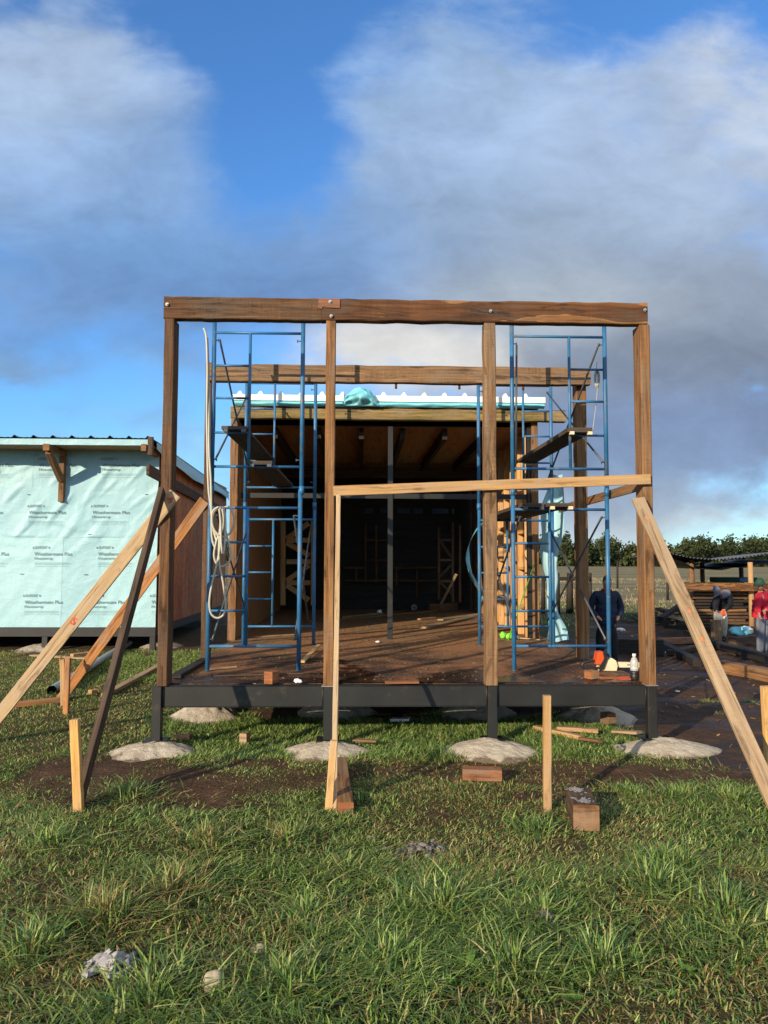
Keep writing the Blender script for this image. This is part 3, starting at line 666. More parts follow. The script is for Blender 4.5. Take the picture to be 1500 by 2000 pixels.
footing((-.30, 6.66), .42, .31, .10, 2, 'pale domed concrete footing under the second front steel post from the left')
footing((1.14, 6.66), .46, .32, .11, 3, 'pale domed concrete footing under the third front steel post from the left')
footing((2.72, 6.66), .50, .31, .11, 4, 'pale domed concrete footing under the front right steel post')
footing((-1.66, 8.15), .40, .42, .17, 5, 'shaded concrete footing in the second row behind the front left steel post')
footing((-.28, 8.3), .46, .42, .17, 6, 'shaded concrete footing in the second row behind the second front post')
footing((1.25, 8.3), .48, .42, .17, 7, 'shaded concrete footing in the second row behind the third front post')
footing((2.50, 7.95), .46, .40, .17, 8, 'broad concrete footing in the second row behind the front right steel post')

# ------------------------------------------------------------------ steel platform with its deck
plat = thing('steel_platform', (0, YF, 0), 'dark steel platform on short posts carrying the brown sawdust covered deck', 'platform')
PX = [-1.80, -.285, 1.19, 2.64]
mb = MB(); mb.box((XL + .05, YF + .035, ZD - .182), (XR - .04, YF + .10, ZD - .004)); mb.build('rim_beam', M['steel'], plat)
mb = MB(); mb.box((XL + .052, YF + .031, ZD - .188), (XR - .042, YF + .105, ZD - .1825)); mb.box((XL + .052, YF + .028, ZD - .0035), (XR - .042, YF + .105, ZD + .001)); mb.build('rim_flange', M['steel'], plat)
for x in (PX[0] + .05, PX[1] - .05, PX[1] + .05, PX[2] - .05, PX[2] + .05, PX[3] - .05):
    mb = MB(); mb.tube([(x, YF + .034, ZD - .18), (x + .002, YF + .033, ZD - .09), (x, YF + .034, ZD - .006)], .0055, 6); mb.build('weld', M['steel'], plat)
for x in (XL + .045, XR - .075):
    mb = MB(); mb.box((x, YF + .108, ZD - .18), (x + .06, YB, ZD - .004)); mb.build('rim_beam', M['steel'], plat)
for y in (8.30, 10.2, 12.4, 14.5, 16.5):
    mb = MB(); mb.box((XL + .11, y, ZD - .17), (XR - .08, y + .06, ZD - .006)); mb.build('joist', M['steel'], plat)
for i, x in enumerate(PX):
    mb = MB(); mb.box((x - .042, YF, .03), (x + .042, YF + .082, ZD - .002), cham=.005); o = mb.build('steel_post', M['steel'], plat)
    mb = MB(); mb.box((x - .10, YF - .06, .088), (x + .10, YF + .13, .101)); mb.build('base_plate', M['steel'], o)
for y in (8.3, 10.2, 12.4):
    for x in (-1.70, -.28, 1.25, 2.5):
        mb = MB(); mb.box((x - .04, y - .04, .0), (x + .04, y + .04, ZD - .17)); o = mb.build('steel_post', M['steel'], plat)
def deckf(u, v):
    x = XL + .03 + u * (XR - XL - .06); y = YF + .115 + v * (YB - YF - .12)
    return (x, y, DT + .004 * math.sin(x * 2 + y))
mb = MB(); mb.grid(deckf, 40, 60)
mb.box((XL + .03, YF + .115, ZD + .0005), (XR - .03, YB, DT - .006)); mb.build('deck', M['deck'], plat)
mb = MB(); mb.beam((XL + .09, YF + .35, DT + .022), (XL + .12, YR - .1, DT + .022), .10, .03); mb.build('edge_board', M['black_timber'], plat)

# ------------------------------------------------------------------ timber portals
def bolt(x, y, z, parent):
    mb = MB(); mb.tube([(x, y - .004, z), (x, y + .003, z)], .016, 14); mb.tube([(x, y - .016, z), (x, y - .004, z)], .0095, 6)
    return mb.build('bolt', M['galv'], parent)
fr = thing('timber_portal', (0, YF, ZD), 'tall front portal of four brown timber posts under one long spliced beam', 'timber portal', 'open timber portals on the deck')
ZB0, ZB1 = 3.89, 4.095
def post(parent, p, w, d, z0, z1, Y, mat, jit=.004):
    mb = MB(); mb.beam((p, Y + d / 2, z0), (p, Y + d / 2, z1), w, d, (0, 1, 0), .006, jit, 16); return mb.build('post', M[mat], parent)
p = post(fr, -1.757, .092, .185, ZD + .004, ZB0 - .002, YF + .003, 'old_timber')
p = post(fr, -.285, .088, .10, ZD + .004, ZB0 - .002, YF + .003, 'timber_tan', .003)
p = post(fr, 1.185, .108, .13, ZD + .004, ZB0 - .002, YF + .003, 'timber_grey', .005)
p = post(fr, 2.635, .092, .185, ZD + .004, ZB0 - .002, YF + .003, 'timber_tan', .003)
xs_ = at(627, 600, YF).x
mb = MB(); mb.beam((-1.812, YF + .052, (ZB0 + ZB1) / 2), (xs_, YF + .052, (ZB0 + ZB1) / 2), .104, ZB1 - ZB0, (0, 0, 1), .006, .004, 18); mb.build('beam', M['old_timber'], fr)
mb = MB(); mb.beam((xs_ + .002, YF + .052, (ZB0 + ZB1) / 2 + .002), (2.664, YF + .052, (ZB0 + ZB1) / 2 + .002), .104, ZB1 - ZB0 - .006, (0, 0, 1), .006, .006, 26); mb.build('beam', M['old_timber_red'], fr)
xp = at(664, 595, YF).x
mb = MB(); mb.poly([(xs_ - .03, YF - .008, 4.0), (xs_ + .01, YF - .008, 3.995), (xs_ + .012, YF - .008, 4.008), (xp, YF - .008, 4.005), (xp, YF - .008, ZB1 - .004), (xs_ - .022, YF - .008, ZB1 - .004)], (0, .007, 0)); mb.build('splice_face', M['red_cut'], fr)
for px, py in ((327, 595), (645, 590), (647, 618), (958, 608), (1259, 606)):
    q = at(px, py, YF); bolt(q.x, YF - .009, q.z, fr)
mb = MB(); mb.box((PX[1] - .06, YF - .01, ZD - .0015), (PX[1] + .06, YF + .11, ZD + .0035)); mb.build('shim_plate', M['galv'], fr)
mb = MB(); mb.box((PX[3] - .06, YF - .01, ZD - .0015), (PX[3] + .05, YF + .11, ZD + .0035)); mb.build('shim_plate', M['galv'], fr)
tag(p, 'tan post with a bolt hole near its foot')

fr2 = thing('timber_portal', (0, YR, ZD), 'lower rear portal of two timber posts and one pale weathered beam behind the blue scaffolds', 'timber portal', 'open timber portals on the deck')
zb1, zb0 = at(800, 719, YR).z, at(800, 752, YR).z
post(fr2, at(399, 1290, YR).x, .088, .16, DT, at(405, 708, YR).z, YR, 'old_timber')
post(fr2, at(1142, 1287, YR).x + .01, .115, .16, DT, at(1140, 721, YR).z, YR + .02, 'timber_tan')
mb = MB(); mb.beam((at(412, 735, YR).x, YR - .055, (zb0 + zb1) / 2), (at(1148, 735, YR).x, YR - .055, (zb0 + zb1) / 2), .10, zb1 - zb0, (0, 0, 1), .007, .009, 24); mb.build('beam', M['timber_grey'], fr2)
for px in (773, 896, 1020):
    q = at(px, 762, YR); mb = MB(); mb.tube([(q.x, YR - .05, zb0 - .055), (q.x, YR - .05, zb0 - .003)], .014, 8); mb.build('threaded_rod', M['old_timber_red'], fr2)
for px in (933, 1067):
    q = at(px, 715, YR); mb = MB(); mb.tube([(q.x, YR + .35, zb1 - .1), (q.x, YR + .35, zb1 + .07)], .013, 8)

# ------------------------------------------------------------------ the half built house on the deck
hs = thing('house_shell', (0, YH, DT), 'half built timber house with an open dark front, mossy header beam and white roof panels', 'house')
zh1, zh0 = at(780, 797, YH).z, at(780, 819, YH).z
mb = MB(); mb.beam((at(450, 808, YH).x, YH + .06, (zh0 + zh1) / 2), (at(1105, 808, YH).x, YH + .06, (zh0 + zh1) / 2 - .01), .12, zh1 - zh0, (0, 0, 1), .008, .007, 26); mb.build('header_beam', M['timber_moss'], hs)
mb = MB(); mb.beam((-1.765, YH + .07, DT), (-1.765, YH + .07, zh0 - .002), .11, .12, (0, 1, 0), .006, .004, 14); mb.build('post', M['timber_tan'], hs)
mb = MB(); mb.beam((2.47, YH + .18, DT), (2.47, YH + .18, zh0 - .002), .09, .12, (0, 1, 0), .006, .004, 14); mb.build('post', M['timber_tan'], hs)
# white trapezoidal roof panels
zr0, zr1 = at(780, 786, YH).z, at(780, 775, YH).z
x0, x1 = at(455, 780, YH).x, at(1063, 780, YH).x
prof = [(x0, zr0)]; x = x0 + .06
top = []
while x < x1 - .1:
    top += [(x, zr1), (x + .03, zr1 + .045), (x + .055, zr1 + .05), (x + .085, zr1)]; x += .285
pts = [(x0, zr0), (x1, zr0), (x1, zr1)] + list(reversed(top)) + [(x0, zr1)]
mb = MB(); mb.poly([(a, YH - .06, b) for a, b in pts], (0, YB - YH + .3, -.12)); mb.build('roof', M['foam'], hs)
mb = MB()
def stripf(u, v):
    x = x0 + .02 + u * (x1 - x0 - .03); s = math.sin(x * 9) * .02 + math.sin(x * 23 + 1) * .01
    return (x, YH - .03 - .05 * math.sin(v * 3.1) - s * v, zr0 - .002 - v * (zr0 - zh1 - .005) + .01 * math.sin(x * 14) * (1 - abs(2 * v - 1)))
mb.grid(stripf, 90, 6); mb.build('wrap_edge', M['wrap_deep'], hs)
mb = MB()
for px in (485, 755, 893, 1040):
    q = at(px, 790, YH); mb = MB(); mb.box((q.x - .02, YH - .02, zh1), (q.x + .02, YH + .03, zr0 - .003)); mb.build('batten', M['timber_moss'], hs)
def bulge(u, v):
    a = u * math.pi; c = at(703, 795, YH)
    n = mnoise.noise(Vector((u * 6, v * 4, 2)))
    return (c.x + (u - .5) * .50 + .05 * n, YH - .10 - .14 * math.sin(a) * math.sin(v * 2.6) + .05 * n, c.z + v * .24 * (math.sin(a) ** .7) + .035 * n * v)
mb = MB(); mb.grid(bulge, 26, 12); o = mb.build('wrap_bundle', M['wrap_deep'], hs)
# ceiling, rafters, ledger
zc = at(780, 833, YH + .2).z + .02
mb = MB(); mb.box((-1.80, YH + .27, zc), (2.50, YB + .05, zc + .03)); mb.build('ceiling', M['inner_board'], hs)
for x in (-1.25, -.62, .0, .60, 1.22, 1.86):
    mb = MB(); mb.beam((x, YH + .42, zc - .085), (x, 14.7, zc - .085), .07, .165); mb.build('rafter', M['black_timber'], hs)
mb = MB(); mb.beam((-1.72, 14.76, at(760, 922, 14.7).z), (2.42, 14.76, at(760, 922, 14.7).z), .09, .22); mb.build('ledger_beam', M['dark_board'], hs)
for xx in (-1.80, 2.47):
    mb = MB(); mb.box((xx, YH + .125, zc + .032), (xx + .03, YB, zr0 - .02)); mb.build('gable_board', M['inner_board'], hs)
# left wall: vertical boards, seen from inside
mb = MB(); y = YH + .15
while y < YB - .1:
    mb.box((-1.80 + rng.uniform(-.004, .004), y, DT), (-1.765, y + .142, zc - .002)); y += .146
mb.build('wall', M['inner_board'], hs)
# right wall with open studs and blocking, door opening with a loose sheet
def rwall(ya, yb, za, zb):
    mb = MB(); y = ya
    while y < yb - .02:
        w = min(.142, yb - y); mb.box((2.47 + rng.uniform(-.004, .004), y, za), (2.50, y + w, zb)); y += .146
    mb.build('wall', M['inner_board'], hs)
rwall(YH + .26, 13.5, DT, zc - .002); rwall(13.5, 14.9, 2.75, zc - .002); rwall(14.9, YB - .1, DT, zc - .002)
for k, y in enumerate(np.arange(YH + .40, 13.6, .52)):
    mb = MB(); mb.beam((2.42, y, DT), (2.42, y, zc - .004), .09, .045, (0, 1, 0)); mb.build('stud', M['stud'], hs)
    for z in (1.05, 1.62, 2.15, 2.75):
        if y < 13.3:
            zz = z + (.07 if k % 2 else -.05); mb = MB(); mb.beam((2.42, y + .024, zz), (2.42, y + .496, zz), .09, .04); mb.build('blocking', M['stud'], hs)
# back wall
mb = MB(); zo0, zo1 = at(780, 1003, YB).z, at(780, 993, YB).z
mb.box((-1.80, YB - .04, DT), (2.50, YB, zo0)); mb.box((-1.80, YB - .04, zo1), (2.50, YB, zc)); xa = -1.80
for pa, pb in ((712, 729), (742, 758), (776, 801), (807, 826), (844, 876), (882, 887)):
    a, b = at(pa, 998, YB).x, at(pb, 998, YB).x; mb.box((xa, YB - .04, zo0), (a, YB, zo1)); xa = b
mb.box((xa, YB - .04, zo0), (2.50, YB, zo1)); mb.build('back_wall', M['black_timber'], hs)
def sticks(name, Y, segs, w=.045, d=.07, mat='stud'):
    mb = MB()
    for k, (a, b, c, e) in enumerate(segs):
        yy = Y + .004 * (k % 7); mb.beam(at(a, b, yy), at(c, e, yy), w, d, (0, 1, 0) if abs(a - c) < abs(b - e) else (0, 1, 0))
    return mb.build(name, M[mat], hs)
sticks('braced_partition', 15.2, [(553, 1018, 553, 1182), (612, 1012, 612, 1182), (560, 1055, 606, 1055), (560, 1097, 606, 1097), (560, 1138, 606, 1138), (560, 1052, 603, 1022), (560, 1060, 604, 1085), (560, 1134, 603, 1104), (560, 1143, 603, 1172)], .10)
sticks('braced_partition', 15.4, [(857, 1030, 857, 1172), (884, 1020, 884, 1176), (898, 1025, 898, 1176), (860, 1055, 882, 1055), (860, 1094, 882, 1094), (860, 1058, 883, 1090), (860, 1126, 883, 1100), (860, 1135, 882, 1135), (860, 1138, 883, 1160)], .05, .07, 'old_timber')
sticks('stud_wall', 16.3, [(672, 1109, 712, 1109), (672, 1134, 855, 1134), (714, 1020, 714, 1138), (735, 1025, 735, 1138), (716, 1055, 755, 1055), (716, 1094, 755, 1094), (768, 1109, 855, 1109), (775, 1110, 775, 1144), (814, 1110, 814, 1165), (696, 1110, 696, 1134)], .045, .07, 'old_timber')
mb = MB(); mb.grid(lambda u, v: (-1.5 + 3.9 * u, YB + .10 + .30 * v, zo0 - .25 + .75 * v), 8, 2); mb.build('clerestory_dimmer', M['clerestory'], hs)  # dark sheet added behind the wall slots to dim the light in them
# steel door frame in the opening
mb = MB(); mb.box((-1.70, YH + .20, at(780, 833, YH + .2).z + .003), (2.40, YH + .24, zh0 + .06)); mb.build('lintel_board', M['black_timber'], hs)
mb = MB(); ys = YH + .20
mb.box((-1.70, ys, at(780, 833, ys).z), (2.40, ys + .05, at(780, 822, ys).z)); mb.build('steel_lintel', M['steel'], hs)
mb = MB(); mb.box((-1.70, ys, at(780, 974, ys).z), (2.36, ys + .05, at(780, 964, ys).z)); mb.build('steel_rail', M['steel'], hs)
xc = at(762, 1100, ys).x; mb = MB(); mb.box((xc - .037, ys - .025, DT), (xc + .037, ys - .002, at(780, 833, ys).z - .002)); mb.build('steel_mullion', M['steel'], hs)
mb = MB(); mb.box((2.37, ys - .03, DT), (2.42, ys + .06, at(780, 833, ys).z - .002)); mb.build('steel_jamb', M['steel'], hs)

# loose turquoise sheets
def curtain(u, v):
    y = 13.35 + 1.45 * u; z = at(920, 1010, 13.5).z + .05 - v * 1.62 + .1 * (u - .5) * v
    bl = math.sin(math.pi * min(1, v * 1.05)) ; n = mnoise.noise(Vector((u * 3, v * 4, 5)))
    return (2.36 - .52 * bl * (1 - u * .6) + .05 * n, y - .35 * bl * (1 - u), z + .03 * n)
mb = MB(); mb.grid(curtain, 24, 30); o = mb.build('housewrap_sheet', M['wrap_deep'])
tag(o, 'dim turquoise housewrap sheet billowing inside the dark doorway of the half built house', 'plastic sheet', 'loose turquoise housewrap sheets')
cl = [(926, 1088, 13), (950, 1087, 12), (985, 1083, 18), (1015, 1080, 17), (1045, 1077, 15), (1075, 1073, 15), (1105, 1073, 13), (1135, 1077, 12), (1165, 1078, 11), (1200, 1083, 13), (1228, 1090, 18), (1249, 1092, 21)]
def flap(u, v):
    i = min(int(v * (len(cl) - 1)), len(cl) - 2); f = v * (len(cl) - 1) - i
    py = cl[i][0] + (cl[i+1][0] - cl[i][0]) * f; px = cl[i][1] + (cl[i+1][1] - cl[i][1]) * f; hw = cl[i][2] + (cl[i+1][2] - cl[i][2]) * f
    Y = 10.12 + .10 * math.sin(v * 7 + u * 2.2) - .10 * (u - .5) + .035 * math.sin(u * 9 + v * 5)
    c = at(px, py, 10.1); return (c.x + (u - .5) * 2 * hw / FPX * 10.1 + .012 * math.sin(v * 22), Y, c.z + .012 * math.sin(u * 7 + v * 3) - (.05 * (1 - abs(2*u-1)) if v > .97 else 0))
mb = MB(); mb.grid(flap, 14, 60); o = mb.build('housewrap_sheet', M['wrap'])
tag(o, 'sunlit twisted turquoise housewrap strip hanging outside the right corner of the half built house', 'plastic sheet', 'loose turquoise housewrap sheets')

# ------------------------------------------------------------------ the wrapped neighbour house
YN = 14.0
nb = thing('wrapped_house', (-7, YN, 0), 'long low house wrapped in printed turquoise housewrap under a corrugated roof', 'house')
xn0, xn1 = -11.0, at(307, 1100, YN).x
zn0, zn1 = at(200, 1225, YN).z, at(200, 872, YN).z
def wd(x, z):   # wrinkles of the sheet, metres towards the viewer
    w = .010 * math.sin(2.3 * x + 5.2 * z + 2.0 * math.sin(1.1 * x)) + .012 * mnoise.noise(Vector((x * 1.6, z * 1.1 + x * .7, 1))) + .007 * mnoise.noise(Vector((x * 5.5 - z * 3.0, z * 2.2, 7)))
    r = mnoise.noise(Vector((x * .9 + z * .95, (x - z) * 4.0, 3)))        # taut diagonal folds
    w += .050 * max(0, r - .05) * (.22 + .78 * math.exp(-((z - 2.75) / .8) ** 2))
    w += .016 * max(0, mnoise.noise(Vector((x * 1.3, z * 7.0 + x * 1.2, 11)))) * math.exp(-((z - 1.9) / .5) ** 2)
    return w * (1.2 if z > 2.1 else .7)
zs = at(150, 1047, YN).z        # upper sheet laps over the lower one
mb = MB()
def wallf(z0, z1, off):
    return lambda u, v: (xn0 + u * (xn1 - xn0), YN - off - wd(xn0 + u * (xn1 - xn0), z0 + v * (z1 - z0)), z0 + v * (z1 - z0))
mb.grid(wallf(zn0, zs + .02, .02), 300, 66); mb.grid(wallf(zs - .03, zn1, .026), 300, 80)
mb.box((xn0, YN + .03, zn0), (xn1, YN + .10, zn1), 3)
def patch(pa, pb, za, zb, off):      # further sheets lapped over the first
    x0_, x1_ = at(pa, 1100, YN).x, min(xn1, at(pb, 1100, YN).x)
    mb.grid(lambda u, v: (x0_ + u * (x1_ - x0_), YN - off - wd(x0_ + u * (x1_ - x0_), za + v * (zb - za)), za + v * (zb - za)), 60, 60, 4)
patch(-260, 123, zn0 + .004, zs - .012, .0235); patch(198, 307, zn0 + .004, zs - .012, .0235); patch(-160, 60, zs + .9, zn1 - .02, .0285)
def text_mesh(s, size, bold=0.0, sx=1.0):
    cu = bpy.data.curves.new('lettering', 'FONT'); cu.body = s; cu.size = size; cu.offset = bold; cu.resolution_u = 2
    ob = bpy.data.objects.new('lettering', cu); C.objects.link(ob); bpy.context.view_layer.update()
    me = bpy.data.meshes.new_from_object(ob.evaluated_get(bpy.context.evaluated_depsgraph_get()))
    bpy.data.objects.remove(ob); bpy.data.curves.remove(cu)
    return me
def measure(me): xs = [v.co.x for v in me.vertices]; return min(xs), max(xs)
txt = {}
for key, s, width, bold in (('a', 'Weathermate Plus', .685, .0002), ('b', 'Housewrap', .335, .0), ('c', 'DUPONT', .215, .0012)):
    me = text_mesh(s, .1, bold); a, b = measure(me); k = width / (b - a)
    txt[key] = (me, a, k)
def print_block(px, py):
    o = at(px, py, YN)       # left end of the base line of the large words
    if o.x + .8 < xn0 or o.x > xn1: return
    lines = [('a', 0, 0, 1), ('b', .0, -.075, 1), ('c', .015, .125, .62)]
    for key, dx, dz, ky in lines:
        me, a, k = txt[key]; b0 = len(mb.v); ok = []
        for v in me.vertices:
            x = o.x + dx + (v.co.x - a) * k; z = o.z + dz + v.co.y * k * (ky if key != 'c' else 1.35)
            mb.v.append(Vector((x, YN - .034 - wd(x, z), z)))
        for p_ in me.polygons:
            if all(mb.v[b0 + i].x < xn1 for i in p_.vertices): mb.face([b0 + i for i in p_.vertices], [(0, 0)] * len(p_.vertices), 1)
    for sgn, xx in ((-1, .0), (1, .245)):      # the angle marks on both sides of the small word
        b0 = len(mb.v); z = o.z + .146; x = o.x + xx
        for dx, dz in ((0, 0), (-.030 * -sgn, .022), (-.030 * -sgn, -.022)):
            mb.v.append(Vector((x + dx * 1.0 - (0 if sgn < 0 else 0), YN - .034 - wd(x, z), z + dz)))
        if x + .03 < xn1: mb.face([b0, b0 + 1, b0 + 2] if sgn < 0 else [b0, b0 + 2, b0 + 1], [(0, 0)] * 3, 1)
    for i, dz in enumerate((-.135, -.152, -.169, -.20)):   # rows of fine print, too small to read
        x = o.x; end = o.x + (.62, .62, .58, .62)[i]; r_ = random.Random(i)
        while x < end:
            l = r_.uniform(.015, .05)
            if x + l < xn1:
                b0 = len(mb.v); z = o.z + dz
                for a_, b_ in ((0, 0), (l, 0), (l, .006), (0, .006)): mb.v.append(Vector((x + a_, YN - .034 - wd(x + a_, z), z + b_)))
                mb.face([b0, b0 + 1, b0 + 2, b0 + 3], [(0, 0)] * 4, 2)
            x += l + .010
for row, xs0 in ((912, 78), (1004, 58), (1085, 69), (1179, 50)):
    for k in range(-4, 3):
        print_block(xs0 + 123.5 * k, row)
mb.build('wall', [M['wrap'], M['ink'], M['ink_pale'], M['osb'], M['wrap_b']], nb)
mb = MB()
for px, py, w in ((285, 966, .12), (55, 966, .10), (175, 1044, .14), (40, 1121, .14), (165, 1122, .14)):
    q = at(px, py, YN); mb.box((q.x, YN - .045 - wd(q.x, q.z), q.z - .006), (q.x + w * .45, YN - .030, q.z + .006))
mb.build('staples', M['ink'], nb)
mb = MB(); mb.box((xn0, YN - .03, zn0 - .17), (xn1, YN + .05, zn0 - .004)); mb.build('base_beam', M['steel'], nb)
mb = MB(); mb.box((xn1 - .09, YN + .055, zn0 - .17), (xn1 - .03, 21, zn0 - .004)); mb.build('base_beam', M['steel'], nb)
for px in (90, -120, -330, 300):
    x = at(px, 1250, YN).x - .02; mb = MB(); mb.box((x - .05, YN - .02, 0), (x + .05, YN + .08, zn0 - .172)); mb.build('pier', M['steel'], nb)
for y in (17, 20):
    for px in (90, -120, -330):
        x = at(px, 1250, YN).x; mb = MB(); mb.box((x - .05, y, 0), (x + .05, y + .1, zn0 - .01)); mb.build('pier', M['steel'], nb)
mb = MB(); mb.box((xn0, YN + .12, zn0 - .03), (xn1 - .1, 21, zn0 - .005)); mb.build('floor', M['dark_board'], nb)
mb = MB(); mb.box((xn1 - .05, YN + .02, zn0), (xn1, 21, zn1 - .10)); mb.build('side_wall', M['osb'], nb)
mb = MB(); mb.box((xn0, 20.9, zn0), (xn1 - .052, 21, zn1 - .3)); mb.build('back_wall', M['osb'], nb)
# eaves: soffit boards, fascia, brackets, corrugated sheet
YE = 13.25; ze = at(150, 868, YE).z; zt = at(150, 857, YE).z
mb = MB()
for k in range(7):
    y = YE + .02 + k * .118; mb.box((xn0, y, ze + .002 * (k % 2)), (xn1 + .02, y + .112, ze + .022 + .002 * (k % 2)))
mb.build('soffit', M['pine'], nb)
mb = MB(); mb.grid(lambda u, v: (xn0 + u * (xn1 + .06 - xn0), YE - .012 + .006 * math.sin(u * 90) * (1 - v), ze - .01 + v * (zt - ze + .005)), 120, 3); mb.build('eave_wrap', M['wrap'], nb)
mb = MB()
def roofz(y): return zt + .012 - (y - YE) * .035
def corr(x):
    t = ((x - .05) / .334) % 1.0
    return .050 * max(0.0, 1 - abs(t - .5) / .13) if abs(t - .5) < .13 else .006 * max(0.0, 1 - abs(((t * 3) % 1) - .5) / .2)
def rf(u, v):
    x = xn0 + u * (xn1 + .08 - xn0); y = YE - .05 + v * 7.9; return (x, y, roofz(y) + min(.042, corr(x)))
mb.grid(rf, 620, 2, 0, False); o = mb.build('roof', M['roof_metal'], nb)
def flapr(u, v):   # sheet folded over the side edge of the roof
    y = YE + .3 + u * 7.4; n = mnoise.noise(Vector((u * 7, v * 2, 4)))
    return (xn1 + .06 + .02 * v + .05 * n * v + .10 * math.sin(u * 3.0) * v, y, roofz(y) - v * (.16 + .10 * math.sin(u * 5) + .2 * u) + .02)
mb = MB(); mb.grid(flapr, 40, 8); mb.build('roof_edge_wrap', M['wrap'], nb)
def bracket(px):
    x = at(px, 900, YN).x; par = MB(); w = .11
    zt_ = ze - .003
    par.beam((x, YE - .08, zt_ - .06), (x, YN - .03, zt_ - .06), w, .12, cham=.01)
    par.beam((x, YN - .085, zt_ - .125), (x, YN - .085, at(px, 981, YN).z), .10, .10, (0, 1, 0), .01)
    par.beam((x, YE + .03, zt_ - .125), (x, YN - .14, at(px, 938, YN).z), .095, .12, cham=.01)
    return par.build('eave_bracket', M['timber_tan'], nb)
for px in (126, -72, -270): bracket(px)
mb = MB(); x = xn1 + .035; mb.beam((x, YE - .12, at(300, 918, 13.2).z), (x, 20.6, at(300, 918, 13.2).z - .30), .05, .20); mb.build('barge_rafter', M['dark_board'], nb)
mb = MB(); mb.beam((x - .09, YE - .10, ze - .06), (x - .09, YN - .03, ze - .06), .09, .12); mb.build('eave_bracket', M['timber_tan'], nb)
q = at(311, 870, 13.2); mb = MB(); mb.beam((x + .02, YE - .05, q.z - .17), (x + .02, YE - .05, q.z + .15), .10, .05, (0, 1, 0), .02); mb.build('fascia_block', M['dark_board'], nb)
for px, py, sd_ in ((75, 1269, 11), (312, 1265, 12), (-150, 1268, 13)):
    g = gnd(px, py); footing((g.x, g.y + .1), .42, .55, .10, sd_, {11: 'pale concrete footing on the grass left of the long pale brace, under the wrapped house', 12: 'pale concrete footing on the grass behind the front left timber post', 13: 'pale concrete footing under the far left of the wrapped house'}[sd_])

# ------------------------------------------------------------------ scaffolds
YS0, YS1 = 7.56, 9.76
def zr(py): return at(700, py, YS0).z
TR, RR = .0225, .0145
def scaffold(xa, xb, ladders, label, braces, name='scaffold_tower'):
    """two lifts of ladder frames, front and rear; ladders = side of the rungs (-1 left, 1 right) for the lower and upper lift"""
    root = thing(name, ((xa + xb) / 2, YS0, DT), label, 'scaffold', 'blue tubular scaffold towers on the deck')
    lifts = [(DT, zr(957), [zr(1262), zr(1193), zr(1126), zr(1060), zr(993)]), (zr(957), zr(610), [zr(913), zr(847), zr(780), zr(717), zr(653)])]
    for li, (z0, z1, rg) in enumerate(lifts):
        s = ladders[li]; xu = xa + .375 if s < 0 else xb - .375
        for y in (YS0, YS1):
            mb = MB(); dx = rng.uniform(-.006, .006)
            for x in (xa, xb):
                mb.tube([(x + dx, y, z0), (x + dx, y, z1)], TR, 12)
                if li: mb.tube([(x + dx, y, z0 - .05), (x + dx, y, z0 + .035)], TR + .004, 12)
            for k in (0, 4): mb.tube([(xa, y, rg[k]), (xb, y, rg[k])], RR, 9)
            mb.tube([(xu, y, rg[0]), (xu, y, rg[4])], RR + .001, 9)
            for k in (1, 2, 3): mb.tube([(xa if s < 0 else xu, y, rg[k]), (xu if s < 0 else xb, y, rg[k])], RR - .002, 8)
            fr_ = mb.build('scaffold_frame', M['scaffold_blue'], root)
            mb = MB()
            for x, sg in ((xa, 1), (xb, -1)):
                for z in (rg[0] + .07, rg[4] - .08):
                    mb.tube([(x, y, z), (x + sg * .055, y, z)], .006, 6); mb.tube([(x + sg * .050, y, z - .014), (x + sg * .050, y, z + .014)], .006, 6)
            mb.build('locking_pin', M['scaffold_steel'], fr_)
            if li == 0:
                mb = MB()
                for x in (xa, xb): mb.tube([(x, y, DT - .002), (x, y, DT + .007)], .045, 14)
                mb.build('foot_plate', M['scaffold_steel'], fr_)
    for x, li in braces:
        z0, z1, rg = lifts[li]; sg = 1 if x == 0 else -1; xx = (xa if x == 0 else xb) + sg * .045
        a, b = rg[0] + .07, rg[4] - .08
        mb = MB(); mb.tube([(xx, YS0 - .03, a), (xx, YS1 + .03, b)], .011, 7); mb.tube([(xx + sg * .022, YS0 - .03, b), (xx + sg * .022, YS1 + .03, a)], .011, 7)
        mb.tube([(xx - .01, (YS0 + YS1) / 2, (a + b) / 2), (xx + sg * .03 + .004, (YS0 + YS1) / 2, (a + b) / 2)], .008, 6)
        mb.build('cross_brace', M['scaffold_steel'], root)
    return root, lifts
xa, xb = -1.522, -.612
s1, lf = scaffold(xa, xb, (-1, -1), 'blue scaffold tower on the left of the deck with a cream hose tied to it', [(0, 0), (0, 1), (1, 0)])
xc_, xd = 1.560, 2.535
s2, lf = scaffold(xc_, xd, (-1, 1), 'blue scaffold tower on the right of the deck behind the tan brace board', [(0, 0), (1, 0), (1, 1)])
mb = MB(); mb.tube([(xc_ + .045, YS0 - .03, zr(672)), (xc_ + .03, YS0 - .02, zr(905))], .011, 7); mb.build('cross_brace', M['scaffold_steel'], s2)
lu = lf[1][2]; ll = lf[0][2]
def splank(x0, x1, z, y0, y1, label, thick=.036, skew=0.0):
    mb = MB(); mb.beam(((x0 + x1) / 2, y0, z + RR + thick / 2 + .001), ((x0 + x1) / 2 + skew, y1, z + RR + thick / 2 + .001), x1 - x0, thick, (0, 0, 1), .004, .002, 10)
    root = mb.build('scaffold_plank', M['plank'], loc=((x0 + x1) / 2, y0, z + RR)); tag(root, label, 'plank', 'planks laid across the scaffolds')
    for x in (x0 + .025, x1 - .05):
        mb = MB(); mb.box((x, y0 - .006, z - .012), (x + .045, y0 + .03, z + .022), 0, .004); mb.build('hook', M['cream_plastic' if y0 < 7.46 else 'scaffold_steel'], root)
    return root
